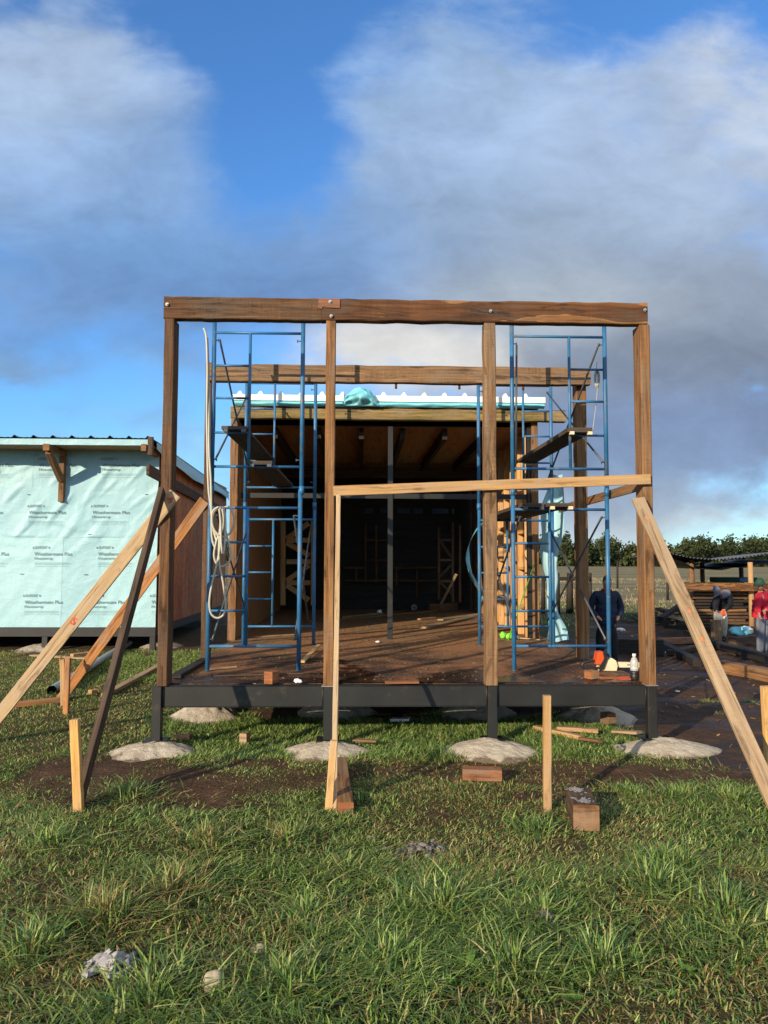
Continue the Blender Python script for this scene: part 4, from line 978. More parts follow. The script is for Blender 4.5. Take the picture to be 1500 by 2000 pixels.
splank(-1.41, -1.16, lu[1], YS0 - .10, YS1 + .12, 'dark plank high on the left scaffold, resting on its ladder rungs')
splank(-1.15, -.90, lu[0], YS0 - .08, YS1 + .12, 'dark plank on the middle rail of the left scaffold, below the other one')
splank(2.10, 2.36, lu[1], YS0 - .12, YS1 + .12, 'dark plank high on the right scaffold beside the rope bundle', .045)
splank(1.62, 1.86, ll[4], YS0 - .10, YS1 + .10, 'dark plank low on the right scaffold, nearer the middle of the deck', .04)
splank(1.88, 2.14, ll[4], YS0 - .16, YS1 + .12, 'dark plank low on the right scaffold, jutting out most at the front', .04)

# cream hose: hangs down the left scaffold and is coiled at mid height
def smooth(pts, n=8):
    out = []; P = [Vector(p) for p in pts]
    for i in range(len(P) - 1):
        p0, p1, p2, p3 = P[max(i - 1, 0)], P[i], P[i + 1], P[min(i + 2, len(P) - 1)]
        for k in range(n):
            t = k / n; out.append(.5 * ((2 * p1) + (-p0 + p2) * t + (2 * p0 - 5 * p1 + 4 * p2 - p3) * t * t + (-p0 + 3 * p1 - 3 * p2 + p3) * t ** 3))
    return out + [P[-1]]
mb = MB(); yh = YS0 - .06
def hp(px, py, dy=0): return at(px, py, yh + dy)
mb.tube(smooth([hp(398, 641), hp(403, 660), hp(405, 720), hp(404, 800), hp(405, 880), hp(407, 950), hp(411, 985), hp(416, 1030), hp(424, 1060, -.02)]), .011, 8)
mb.tube(smooth([hp(405, 660, .02), hp(408, 760, .02), hp(408, 870), hp(412, 940), hp(413, 1000), hp(414, 1050), hp(422, 1072), hp(430, 1068)]), .011, 8)
loops = [[(428, 992), (417, 1003), (415, 1022), (421, 1042), (436, 1048), (450, 1040), (457, 1020), (454, 1000), (446, 990), (436, 992)],
         [(433, 990), (431, 1030), (422, 1060), (418, 1085), (424, 1102), (437, 1106), (448, 1096), (450, 1076), (443, 1046), (434, 1010), (430, 992)],
         [(430, 990), (430, 1060), (424, 1100), (414, 1140), (409, 1175), (412, 1198), (424, 1207), (437, 1200), (441, 1180), (436, 1140), (428, 1095), (429, 1040), (436, 1000), (440, 990)],
         [(427, 990), (416, 998), (414, 1018), (418, 1034), (427, 1044), (434, 1036), (437, 1015), (434, 994)],
         [(436, 990), (440, 1010), (440, 1050), (436, 1082), (432, 1060), (431, 1020), (428, 994)]]
for i, lp in enumerate(loops):
    mb.tube(smooth([hp(a, b, -.012 * i - .02) for a, b in lp]), .0105, 8)
mb.tube([hp(430, 990, -.10), hp(430, 990, .07)], .006, 6)
o = mb.build('hose', M['hose']); tag(o, 'cream hose running down and coiled in loops on the left blue scaffold', 'hose')
# rope bundle on the right scaffold
mb = MB(); yr = YS0 + .05
for k in range(7):
    a = k * .9; w = 4 + 1.2 * math.sin(k * 2.1)
    mb.tube(smooth([at(1166 + w * math.sin(t_ * 6.283 + a) * (1 if k % 2 else .7), 738 + 16 * math.cos(t_ * 6.283 + a) + 2 * k * .5, yr + .006 * k) for t_ in np.linspace(0, 1, 9)], 4), .006, 6)
mb.tube(smooth([at(1166, 706, yr), at(1165, 722, yr)]), .004, 6); mb.tube(smooth([at(1167, 755, yr), at(1164, 790, yr), at(1159, 830, yr), at(1156, 850, yr)]), .003, 5)
o = mb.build('rope_bundle', M['hose']); tag(o, 'small pale rope bundle with a loose cord hanging from the right blue scaffold', 'rope')

# ------------------------------------------------------------------ braces and boards nailed to the portals
def board(name, p0, p1, w, t, mat, label, cat, up=(0, 1, 0), group=None, nseg=8, jit=.002, mats=None, bow=0.0):
    mb = MB(); mb.beam(p0, p1, w, t, up, .003, jit, nseg, bow=bow)
    o = mb.build(name, mats or M[mat], loc=p0); return tag(o, label, cat, group)
GB = 'braces propping the portals'
yf = YF - .025
o = board('brace', at(343, 964, yf - .02), Vector((-3.55, 7.05, -.05)), .118, .028, 'pine_pale', 'long pale brace with red numbers sloping from the front left post to the left edge', 'brace', group=GB)
pA0, pA1 = at(343, 964, yf - .02), Vector((-3.55, 7.05, -.05))
def red_mark(s, px, py, parent, size, rot):
    me = text_mesh(s, size, .002); a, b = measure(me); d = (pA1 - pA0); t = (at(px, py, YF).x - pA0.x) / d.x; c = pA0 + d * t
    mb = MB(); Mx = Matrix.Translation((c.x, c.y - .0185, c.z)) @ Matrix.Rotation(R(90), 4, 'X') @ Matrix.Rotation(rot, 4, 'Z') @ Matrix.Translation((-(a + b) / 2, -size * .35, 0))
    mb.add_mesh(me, Mx); m_ = mb.build('painted_number', M['red_paint'], parent, loc=(c.x, c.y - .018, c.z)); return m_
red_mark('4', 336, 974, o, .10, R(-40)); red_mark('5', 133, 1226, o, .10, R(-40))
o = board('brace', at(400, 977, YR - .03), gnd(112, 1366) + Vector((0, 0, -.06)), .118, .028, 'orange_wood', 'orange brown brace behind the front left post, running down beside the grey pipe', 'brace', group=GB)
o = board('brace', at(317, 958, yf - .065), gnd(146, 1583) + Vector((0, 0, -.05)), .10, .045, 'dark_board', 'dark brown brace running from the front left post down to the yellow stake', 'brace', up=(1, 0, 0), group=GB)
o = board('brace', at(1246, 974, yf - .03), gnd(1515, 1592) + Vector((.05, -.02, -.06)), .118, .03, 'pine_grey', 'tan brace with orange marks sloping from the front right post down to the right edge', 'brace', group=GB)
pB0, pB1 = at(1246, 974, yf - .03), gnd(1515, 1592) + Vector((.05, -.02, -.06))
for k, t in enumerate((.07, .50, .42)):
    c = pB0 + (pB1 - pB0) * t; mb = MB(); dd = (pB1 - pB0).normalized(); mb.beam(Vector((c.x, c.y - .0172, c.z)) - dd * .05, Vector((c.x, c.y - .0172, c.z)) + dd * .04, .022, .003, (0, 1, 0), .001, .006, 6); mb.build('paint_mark', M['orange_mark'], o)
o = board('batten', at(661, 968, yf - .02), gnd(652, 1588) + Vector((0, 0, -.04)), .040, .018, 'pine_pale', 'thin pale batten bowed from the cross board down to the stake before the second post', 'brace', group=GB, nseg=14, bow=.03)
o = board('cross_board', at(651, 959, yf - .010), at(1270, 936, yf - .010), .090, .024, 'pine', 'light pine board nailed level across the three right hand front posts', 'board', group=GB, nseg=16)
for px, py in ((656, 953), (657, 963), (952, 942), (960, 952), (1262, 931), (1264, 941)):
    q = at(px, py, yf - .020); mb = MB(); mb.tube([(q.x, q.y - .003, q.z), (q.x, q.y + .002, q.z)], .004, 6); mb.build('nail', M['ink'], o)
q0 = at(1247, 951, YF + .2); o = board('side_board', (2.60, YF + .12, q0.z), (2.60, 9.62, q0.z - .03), .09, .026, 'timber_tan', 'brown board nailed level from the front right post back past the rear right post', 'board', up=(1, 0, 0), group=GB)

# ------------------------------------------------------------------ stakes
GS = 'wooden stakes driven in the lawn'
def stake(px0, py0, px1, py1, w, d, mat, label, dtop=0.0, pointed=False):
    b = gnd(px1, py1); t = at(px0, py0, b.y + dtop); mb = MB()
    mb.beam(b + Vector((0, 0, -.06)), t, w, d, (0, 1, 0), .003, .0025, 8)
    o = mb.build('stake', M[mat], loc=b); tag(o, label, 'stake', GS); return o
stake(146, 1405, 155, 1584, .058, .05, 'pine_yellow', 'yellow stake at the lower left beside the foot of the dark brace')
stake(652, 1446, 641, 1582, .050, .04, 'pine_yellow', 'yellow stake leaning by the foot of the thin batten before the second post')
stake(1068, 1358, 1069, 1580, .050, .045, 'pine', 'tall clean pine stake standing alone before the right bay of the deck')
stake(1497, 1340, 1508, 1530, .080, .05, 'pine_yellow', 'thick yellow stake cut by the right edge beside the tan brace')
b = gnd(128, 1398); mb = MB()
mb.beam(b + Vector((0, 0, -.05)), at(133, 1285, b.y), .055, .04, (0, 1, 0), .003, .003, 6)
o = mb.build('stake', M['orange_wood'], loc=b); tag(o, 'orange stake holding the foot of the orange brace, right one of a splintered pair', 'stake', GS)
b = gnd(124, 1380); mb = MB(); mb.beam(b + Vector((0, 0, -.05)), at(122, 1288, b.y), .055, .035, (0, 1, 0), .003, .003, 6)
for k in range(5):
    t_ = at(116 + 3 * k, 1290, b.y + .01 * k); mb.beam(t_ + Vector((0, 0, -.04)), t_ + Vector((rng.uniform(-.02, .02), 0, rng.uniform(.02, .07))), .012, .010, (0, 1, 0))
o = mb.build('stake', M['pine'], loc=b); tag(o, 'pale stake with a splintered top beside the orange brace foot', 'stake', GS)
a_ = gnd(675, 1592, .0); bq = gnd(660, 1500)
mb = MB(); mb.beam(Vector((a_.x, a_.y, .045)), Vector((bq.x + .02, bq.y - .1, .075)), .105, .075, (0, 0, 1), .005, .003, 6, 0, 1); o = mb.build('timber_offcut', [M['timber_tan'], M['red_cut']], loc=(a_.x, a_.y, 0))
tag(o, 'square timber lying on the grass behind the foot of the thin batten', 'timber offcut', 'timber offcuts lying on the ground')

# ------------------------------------------------------------------ offcuts and debris on the grass
GO = 'timber offcuts lying on the ground'
def offcut(c, ln, w, h, az, mats, label, tilt=0.0, name='timber_offcut', group=GO, jit=.003, up=None):
    c = Vector(c); d = Vector((math.cos(az), math.sin(az), math.tan(tilt)))
    mb = MB(); mb.beam(c - d * ln / 2 + Vector((0, 0, h / 2)), c + d * ln / 2 + Vector((0, 0, h / 2)), w, h, (0, 0, 1), .006, jit, 6, 0, 1)
    o = mb.build(name, [M[m] for m in mats], loc=c); return tag(o, label, 'timber offcut' if name == 'timber_offcut' else 'board', group)
g = gnd(1154, 1622); o = offcut((g.x, g.y + .19, .0), .40, .155, .155, R(81), ('dark_board', 'end_cut'), 'big square timber block with orange sawn end and pale chalk marks, nearest on the grass', jit=.006)
for k, (dx, dy) in enumerate(((-.02, .30), (-.035, .08))):
    mb = MB()
    for j in range(70):
        x, y = g.x + dx + .02 + rng.gauss(0, .020), g.y + dy + rng.gauss(0, .028); mb.beam((x, y, .1585), (x + rng.uniform(-.02, .02), y + rng.uniform(.004, .02), .1588), rng.uniform(.003, .010), .002, (0, 0, 1), .0003)
    mb.build('chalk_mark', M['chalk'], o)
g = gnd(943, 1525); offcut((g.x, g.y + .04, 0), .30, .12, .085, R(-7), ('red_cut', 'red_cut'), 'reddish timber block lying on bare earth before the third footing')
g = gnd(1105, 1462); 
for k, (pa, pb, mt, lb) in enumerate((((1045, 1436), (1138, 1458), 'pine', 'pale batten offcut under the deck edge right of the tall stake, crossing the longer one'), ((1088, 1440), (1168, 1444), 'pine', 'longest pale batten offcut under the deck edge behind the tall stake'), ((1130, 1464), (1178, 1468), 'timber_tan', 'small brown slat on the mud behind the tall stake'))):
    a, b = gnd(*pa), gnd(*pb); mb = MB(); mb.beam(a + Vector((0, 0, .075 + .012 * k)), b + Vector((0, 0, .075 + .006 * k)), .06, .04 if k < 2 else .02, (0, 0, 1), .003, .002, 4); o = mb.build('timber_offcut', M[mt], loc=a); tag(o, lb, 'timber offcut', GO)
g = gnd(1188, 1432); offcut((g.x, g.y, .10), .10, .11, .10, R(20), ('timber_tan', 'timber_tan'), 'small brown wood block on the broad footing behind the front right steel post')
g = gnd(1206, 1440); offcut((g.x + .05, g.y - .1, .06), .26, .09, .025, R(-50), ('pine_grey', 'pine_grey'), 'grey board piece leaning off the broad footing by the front right post', .12)
g = gnd(478, 1455); offcut((g.x, g.y, .01), .075, .07, .10, R(70), ('timber_grey', 'pine_grey'), 'little upright grey block on the grass between the two left footings')
g = gnd(345, 1450); offcut((g.x + .04, g.y + .05, .01), .18, .06, .05, R(25), ('dark_board', 'red_cut'), 'small dark stick with reddish end behind the front left footing')
g = gnd(715, 1465); offcut((g.x, g.y, .075), .22, .07, .018, R(-25), ('timber_tan', 'timber_tan'), 'thin brown chip of wood on the second footing', .05)
g = gnd(783, 1412); offcut((g.x, g.y, .02), .20, .10, .03, R(-18), ('white_plastic', 'stone_grey'), 'dirty white scrap board on the grass under the middle of the deck', .1)
a, b = gnd(182, 1352), gnd(300, 1312); 
mb = MB(); mb.beam(gnd(205, 1362) + Vector((0, 0, .03)), gnd(322, 1298) + Vector((0, 0, .03)), .10, .045, (0, 0, 1), .004, .002, 6); o = mb.build('plank', M['pine_grey'], loc=gnd(205, 1362)); tag(o, 'pale plank lying on the grass left of the front left post', 'plank', 'planks lying on the lawn')
g = gnd(181, 1356); offcut((g.x, g.y, .0), .09, .07, .06, R(60), ('pine', 'pine'), 'tiny pale block on the grass beside the dark brace')
mb = MB(); mb.beam(gnd(62, 1282) + Vector((0, 0, .02)), gnd(205, 1290) + Vector((0, 0, .02)), .12, .025, (0, 0, 1)); o = mb.build('plank', M['pine_grey'], loc=gnd(62, 1282)); tag(o, 'thin plank flat on the grass beneath the wrapped house', 'plank', 'planks lying on the lawn')
mb = MB(); mb.beam(gnd(140, 1287) + Vector((0, 0, .06)), gnd(192, 1281) + Vector((0, 0, .06)), .10, .05, (0, 0, 1)); o = mb.build('plank', M['pine'], loc=gnd(140, 1287)); tag(o, 'short pale board on the thin plank under the wrapped house', 'plank', 'planks lying on the lawn')
mb = MB(); mb.beam(gnd(25, 1382) + Vector((0, 0, .03)), gnd(118, 1372) + Vector((0, 0, .03)), .14, .05, (0, 0, 1)); o = mb.build('plank', M['orange_wood'], loc=gnd(25, 1382)); tag(o, 'brown plank on the grass under the long pale brace', 'plank', 'planks lying on the lawn')
pa, pb = gnd(101, 1358) + Vector((0, 0, .06)), gnd(252, 1262) + Vector((0, 0, .06))
mb = MB(); d_ = (pb - pa).normalized(); mb.tube([pa, pb], .060, 20, caps=False); mb.tube([pa + d_ * .002, pb - d_ * .002], .054, 20, 1, caps=False)
o = mb.build('drain_pipe', [M['pvc_grey'], M['black_plastic']], loc=pa); tag(o, 'long grey plastic drain pipe lying on the grass left of the deck', 'pipe')
def lump(name, px, py, r, mat, label, cat, seed, amp=.3, sub=3, dz=0, group=None, freq=1.6):
    g = gnd(px, py); mb = MB(); z = ground_z(g.x, g.y); mb.blobmesh((g.x, g.y, z + r[2] * .5 + dz), r, seed, amp, sub, 0, freq); o = mb.build(name, M[mat], loc=(g.x, g.y, z)); return tag(o, label, cat, group)
GSn = 'loose stones in the grass'
lump('stone', 416, 1936, (.040, .034, .050), 'stone', 'tan oblong stone in the grass at the bottom left of centre', 'stone', 3, .3, group=GSn)
lump('stone', 505, 1853, (.036, .030, .024), 'stone', 'small flat brown stone in the grass above the tan oblong one', 'stone', 4, .3, group=GSn)
lump('stone', 1097, 1464, (.032, .03, .03), 'stone_grey', 'round pale stone on the mud behind the tall pine stake', 'stone', 5, .2, group=GSn)
lump('stone', 1208, 1472, (.05, .04, .045), 'stone_grey', 'grey stone at the left edge of the front right footing', 'stone', 6, .3, group=GSn)
lump('stone', 721, 1635, (.022, .02, .012), 'concrete', 'flat pale pebble in the grass below the batten foot', 'stone', 7, .3, group=GSn)
lump('stone', 528, 1460, (.035, .03, .022), 'concrete', 'small pale stone on grass left of the second footing', 'stone', 8, .3, group=GSn)
def rubble(px, py, label, n, sx, sy, seed):
    g = gnd(px, py); r_ = random.Random(seed); mb = MB()
    for k in range(n):
        x = g.x + r_.gauss(0, sx); y = g.y + r_.gauss(0, sy); s = r_.uniform(.006, .022); mb.blobmesh((x, y, ground_z(x, y) + .004 + .03 * math.exp(-((x - g.x) / sx) ** 2 - ((y - g.y) / sy) ** 2)), (s * 1.4, s, s * .7), k, .5, 1)
    o = mb.build('rubble_pile', M['stone_grey'], loc=(g.x, g.y, 0)); return tag(o, label, 'rubble', 'ashy rubble in the grass', 'stuff')
rubble(822, 1660, 'low pile of grey rubble in the grass below the right of the batten', 110, .075, .05, 1)
rubble(1060, 1798, 'ashy black and white rubble patch in the grass between the tussocks', 90, .05, .035, 2)
# crumpled rag
g = gnd(213, 1890); mb = MB()
def ragf(u, v):
    n = mnoise.noise(Vector((u * 4.2, v * 4.2, 3))); n2 = mnoise.noise(Vector((u * 9, v * 9, 8))); e = 1 - (2 * u - 1) ** 2 * .9; f = 1 - (2 * v - 1) ** 2 * .9
    return (g.x + (u - .5) * .20 + .05 * n + .02 * n2, g.y + (v - .5) * .13 + .05 * mnoise.noise(Vector((u * 4, v * 4, 9))), -.005 + .055 * e * f + .045 * n * e + .03 * n2)
mb.grid(ragf, 40, 30); mb.blobmesh((g.x, g.y, .02), (.06, .04, .03), 2, .4, 3); o = mb.build('rag', M['rag'], loc=(g.x, g.y, 0)); tag(o, 'crumpled dirty white rag in the grass at the lower left', 'rag')
# dock weeds
def weed(px, py, n, r, label, seed):
    g = gnd(px, py); r_ = random.Random(seed); mb = MB(); z0 = ground_z(g.x, g.y)
    for k in range(n):
        a = r_.uniform(0, 6.28); ln = r * r_.uniform(.6, 1.1); w = ln * .45; up = r_.uniform(.25, .9)
        def lf_(u, v):
            t = v; ww = w * math.sin(math.pi * min(.98, max(.03, t)) ** .8) * (u - .5); rr = ln * (.25 + .75 * t)
            return (g.x + math.cos(a) * rr - math.sin(a) * ww, g.y + math.sin(a) * rr + math.cos(a) * ww, z0 + .02 + up * ln * (t - .55 * t * t) + .15 * abs(u - .5) * w + .003 * math.sin(t * 20))
        mb.grid(lf_, 4, 8)
    o = mb.build('broadleaf_weed', M['weed'], loc=(g.x, g.y, z0)); return tag(o, label, 'weed', 'broadleaf weeds in the lawn')
t = NT('weed leaf'); t.set(t.ramp(t.noise(t.coord('UV', (3, 9, 1)), 1.5, 5), [(.3, (.045, .10, .012)), (.7, (.10, .19, .025))]), .42, spec=.5); M['weed'] = t.mat
weed(905, 1902, 9, .085, 'glossy broadleaf weed at the bottom right of centre', 1); weed(220, 1975, 5, .08, 'broad dock leaf low in the grass below the rag', 2)
weed(872, 1935, 12, .045, 'small leaved clover like weed left of the glossy broadleaf', 3); weed(738, 1417, 4, .06, 'round leaved weed under the deck edge', 4); weed(1340, 1905, 10, .05, 'small weed among the tussocks at the bottom right', 5)
weed(560, 1890, 7, .045, 'small weed in the grass near the stones', 6); weed(1120, 1960, 12, .05, 'low green weed at the bottom edge right of centre', 7)

# ------------------------------------------------------------------ things on the deck
def ond(px, py, dz=0.0):          # a point of the deck seen at a photo pixel
    d = ray(px, py); t = (DT + .004 + dz - H) / d.z; return Vector((d.x * t, d.y * t, DT + .004 + dz))
def dblock(px, py, ln, w, h, az, mats, label, name='wood_block', cat='wood block', group='wood offcuts on the deck', tilt=0):
    c = ond(px, py); d = Vector((math.cos(az), math.sin(az), math.tan(tilt))); mb = MB()
    mb.beam(c - d * ln / 2 + Vector((0, 0, h / 2 + abs(math.tan(tilt)) * ln / 2)), c + d * ln / 2 + Vector((0, 0, h / 2 + abs(math.tan(tilt)) * ln / 2)), w, h, (0, 0, 1), .003, .002, 3, 0, 1)
    o = mb.build(name, [M[m] for m in mats], loc=c); return tag(o, label, cat, group)
dblock(530, 1334, .10, .09, .105, R(62), ('red_cut', 'red_cut'), 'upright reddish wood block on the front edge of the deck under the left scaffold')
dblock(1156, 1325, .095, .095, .075, R(28), ('orange_wood', 'red_cut'), 'orange wood block on the deck in front of the chainsaw')
dblock(785, 1334, .30, .10, .016, R(4), ('red_cut', 'red_cut'), 'thin reddish board offcut on the front edge of the deck between the middle posts')
dblock(1185, 1326, .13, .07, .02, R(10), ('red_cut', 'red_cut'), 'splintered reddish chip on the deck between the orange block and the red tool')
for k, (pa, pb, w, mt, lb) in enumerate((((412, 1322), (592, 1317), .028, 'dark_board', 'long dark lath lying along the deck under the left scaffold'), ((408, 1309), (462, 1304), .02, 'pine_pale', 'short white lath on the deck by the left scaffold foot'),
        ((497, 1245), (585, 1240), .06, 'pine_grey', 'grey lath lying on the deck behind the left scaffold'), ((1000, 1246), (1070, 1252), .02, 'pine_pale', 'thin pale lath on the deck by the turquoise flap'))):
    a, b = ond(*pa), ond(*pb); mb = MB(); mb.beam(a + Vector((0, 0, .009)), b + Vector((0, 0, .009)), w, .014, (0, 0, 1), .002, .002, 6); o = mb.build('lath', M[mt], loc=a); tag(o, lb, 'lath', 'laths lying on the deck')
g = ond(582, 1334); mb = MB(); mb.blobmesh((g.x - .008, g.y, g.z + .020), (.028, .022, .020), 5, .45, 3, 0, 2.4); mb.blobmesh((g.x + .020, g.y - .005, g.z + .016), (.02, .02, .016), 6, .4, 2, 0, 2.2); o = mb.build('white_lump', M['white_plastic'], loc=g); tag(o, 'small white lump of foam on the front edge of the deck', 'foam')
a, b = ond(590, 1298), ond(623, 1268); mb = MB(); mb.beam(a + Vector((0, 0, .03)), b + Vector((0, 0, .05)), .055, .02, (0, 0, 1)); o = mb.build('spirit_level', M['pine_yellow'], loc=a); tag(o, 'yellow level lying on the deck beside the left scaffold foot', 'level')
# bright green tool
g = ond(987, 1247); mb = MB(); mb.blobmesh((g.x - .03, g.y, g.z + .045), (.045, .05, .045), 2, .3, 3); mb.blobmesh((g.x + .05, g.y, g.z + .03), (.055, .04, .032), 3, .3, 3); mb.beam((g.x + .0, g.y, g.z + .05), (g.x + .09, g.y + .02, g.z + .07), .025, .02); o = mb.build('green_tool', M['green_bright'], loc=g); tag(o, 'bright green hand tool on the deck under the right scaffold', 'tool')
a, b = at(1011, 1196, 9.9), at(1044, 1100, 10.15); mb = MB(); mb.tube([a + (a - b).normalized() * .42, b], .009, 7); o = mb.build('green_rod', M['green_rod'], loc=a); tag(o, 'thin bright green rod leaning against the stud wall behind the right scaffold', 'rod')
# chainsaw
g = ond(1190, 1310); ch = thing('chainsaw', g, 'orange and cream chainsaw lying on the deck beside the right scaffold foot', 'chainsaw')
def cs(x, z, dy=0): return (g.x + x, g.y + dy, g.z + z)
mb = MB(); mb.poly([cs(-.10, .00), cs(.075, .0), cs(.085, .05), cs(.07, .10), cs(.03, .125), cs(-.03, .115), cs(-.075, .06)], (0, .13, 0)); mb.build('engine_cover', M['cream_plastic'], ch)
mb = MB(); mb.poly([cs(-.135, .065, .0), cs(-.085, .06, .0), cs(-.055, .115, .0), cs(-.042, .175, .0), cs(-.06, .19, .0), cs(-.115, .185, .0), cs(-.125, .13, .0)], (0, .10, 0)); mb.build('top_cover', M['orange_plastic'], ch)
mb = MB(); mb.poly([cs(-.10, .0, -.022), cs(-.06, .02, -.022), cs(-.02, .125, -.022), cs(-.045, .19, -.022), cs(-.065, .185, -.022), cs(-.05, .12, -.022), cs(-.11, .03, -.022)], (0, .02, 0)); mb.build('hand_guard', M['black_plastic'], ch)
mb = MB(); mb.tube(smooth([cs(-.09, .02, .05), cs(-.16, .012, .05), cs(-.235, .02, .05), cs(-.26, .045, .05), cs(-.24, .075, .05), cs(-.17, .09, .05), cs(-.12, .09, .05)], 5), .014, 8); mb.tube(smooth([cs(-.02, .12, -.02), cs(-.03, .17, .03), cs(-.02, .17, .11), cs(.0, .11, .15)], 5), .011, 8); mb.build('handle', M['black_plastic'], ch)
mb = MB(); bar = [cs(.07, .025, .04), cs(.36, .022, .04), cs(.385, .035, .04), cs(.39, .05, .04), cs(.38, .068, .04), cs(.36, .080, .04), cs(.07, .085, .04)]; mb.poly(bar, (0, .008, 0)); o = mb.build('guide_bar', M['cream_plastic'], ch)
mb = MB(); mb.tube([Vector(p) + Vector((0, .004, 0)) for p in bar], .006, 6); mb.build('chain', M['black_plastic'], o)
mb = MB()
for k in range(6): mb.box(cs(.20 + .018 * k, .045, .0375), Vector(cs(.212 + .018 * k, .062, .0395)), 0, .001)
mb.build('bar_marking', M['ink'], o)
M['red_tool'] = plain('worn red tool', (.34, .060, .024), .5, 0, .3, 12, dirt=(.16, .06, .04), dirt_th=(.55, .7))
# red orange clamp
g = ond(1215, 1329); mb = MB(); mb.beam((g.x - .06, g.y, g.z + .016), (g.x + .07, g.y + .02, g.z + .022), .035, .026, (0, 0, 1), .008, .003, 5); mb.beam((g.x - .03, g.y - .03, g.z + .012), (g.x + .075, g.y - .015, g.z + .014), .02, .02, (0, 0, 1), .006); o = mb.build('hand_tool', M['red_tool'], loc=g); tag(o, 'red orange hand tool lying on the deck beside the plastic bottle', 'tool')
# bottle of dark oil
g = ond(1241, 1329); g.y += .02; bt = thing('bottle', g, 'clear plastic bottle with white cap and dark liquid beside the front right post', 'bottle')
def lathe(mb, c, prof, n=16, mat=0):
    pts = [Vector((c.x, c.y, c.z + z)) for r_, z in prof]; mb.tube(pts, [r_ for r_, z in prof], n, mat)
t = NT('clear plastic'); t.set((.62, .64, .62), .25); t.b.inputs['Transmission Weight'].default_value = .45; t.b.inputs['Alpha'].default_value = 1; M['clear'] = t.mat
mb = MB(); lathe(mb, g, [(.038, .088), (.038, .12), (.034, .125), (.038, .132), (.036, .17), (.024, .20), (.014, .212), (.014, .222)]); mb.build('bottle_body', M['clear'], bt)
mb = MB(); lathe(mb, g, [(.034, .0), (.039, .006), (.039, .05), (.037, .055), (.039, .06), (.038, .087)]); mb.build('dark_liquid', M['black_plastic'], bt)
mb = MB(); lathe(mb, g, [(.017, .219), (.017, .240), (.015, .242)]); mb.build('cap', M['white_plastic'], bt)
# boards and rubbish on the floor inside
GI = 'loose boards on the floor inside the half built house'
for pa, pb, w, h, mt, lb in (((830, 1228), (925, 1205), .16, .03, 'pine_grey', 'pale wide plank on the inner floor pointing to the doorway'), ((838, 1192), (950, 1188), .12, .14, 'timber_tan', 'thick timber lying across the back of the inner floor by the doorway'),
        ((680, 1186), (800, 1184), .10, .10, 'dark_board', 'dark timber lying across the back of the inner floor'), ((672, 1207), (745, 1199), .08, .03, 'pine_grey', 'pale thin board at the left of the inner floor'), ((818, 1211), (850, 1208), .08, .025, 'orange_wood', 'short orange board in the middle of the inner floor'),
        ((860, 1212), (955, 1198), .12, .02, 'pine_grey', 'grey sheet offcut on the inner floor before the thick timber'), ((645, 1212), (850, 1194), .14, .02, 'inner_board', 'long brown board across the middle of the inner floor')):
    a, b = ond(*pa), ond(*pb); mb = MB(); mb.beam(a + Vector((0, 0, h / 2 + .002)), b + Vector((0, 0, h / 2 + .002)), w, h, (0, 0, 1), .003, .002, 4); o = mb.build('loose_board', M[mt], loc=a); tag(o, lb, 'board', GI)
g = ond(808, 1192); mb = MB(); mb.tube([g + Vector((0, -.1, .07)), g + Vector((0, .12, .07))], .065, 16); mb.tube([g + Vector((0, -.103, .07)), g + Vector((0, -.09, .07))], .025, 12, 1); o = mb.build('tape_roll', [M['rag'], M['black_plastic']], loc=g); tag(o, 'pale roll lying at the back of the inner floor', 'roll')
g = ond(741, 1199); mb = MB(); mb.blobmesh(g + Vector((0, 0, .04)), (.05, .05, .045), 3, .4, 2); o = mb.build('paper_scrap', M['white_plastic'], loc=g); tag(o, 'bright white scrap on the inner floor left of the pale roll', 'scrap', 'white scraps on the floor and mud')
g = ond(738, 1255); mb = MB(); mb.blobmesh(g + Vector((0, 0, .012)), (.03, .03, .014), 4, .5, 2); o = mb.build('paper_scrap', M['white_plastic'], loc=g); tag(o, 'tiny white scrap on the deck before the steel mullion', 'scrap', 'white scraps on the floor and mud')
a, b = at(861, 1180, 15.3), at(891, 1122, 14.6); mb = MB(); mb.beam(a, b, .05, .03, (0, 1, 0)); o = mb.build('leaning_stick', M['pine_grey'], loc=a); tag(o, 'grey stick leaning by the turquoise sheet inside the dark house', 'stick')
# sawdust and splinters
mb = MB()
for k in range(300):
    x = rng.uniform(XL + .15, XR - .2); y = YF + .2 + rng.random() ** 1.5 * 4.5; a = rng.uniform(0, 3.14); l = rng.uniform(.004, .024)
    mb.beam((x, y, DT + .009), (x + l * math.cos(a), y + l * math.sin(a), DT + .010 + rng.uniform(0, .008)), rng.uniform(.002, .006), .003, (0, 0, 1), .0005, mat=rng.choice((0, 0, 0, 1, 1, 2)))
o = mb.build('wood_shavings', [M['red_cut'], M['pine_grey'], M['pine']]); tag(o, 'countless reddish and pale wood splinters scattered over the deck', 'shavings', kind='stuff')

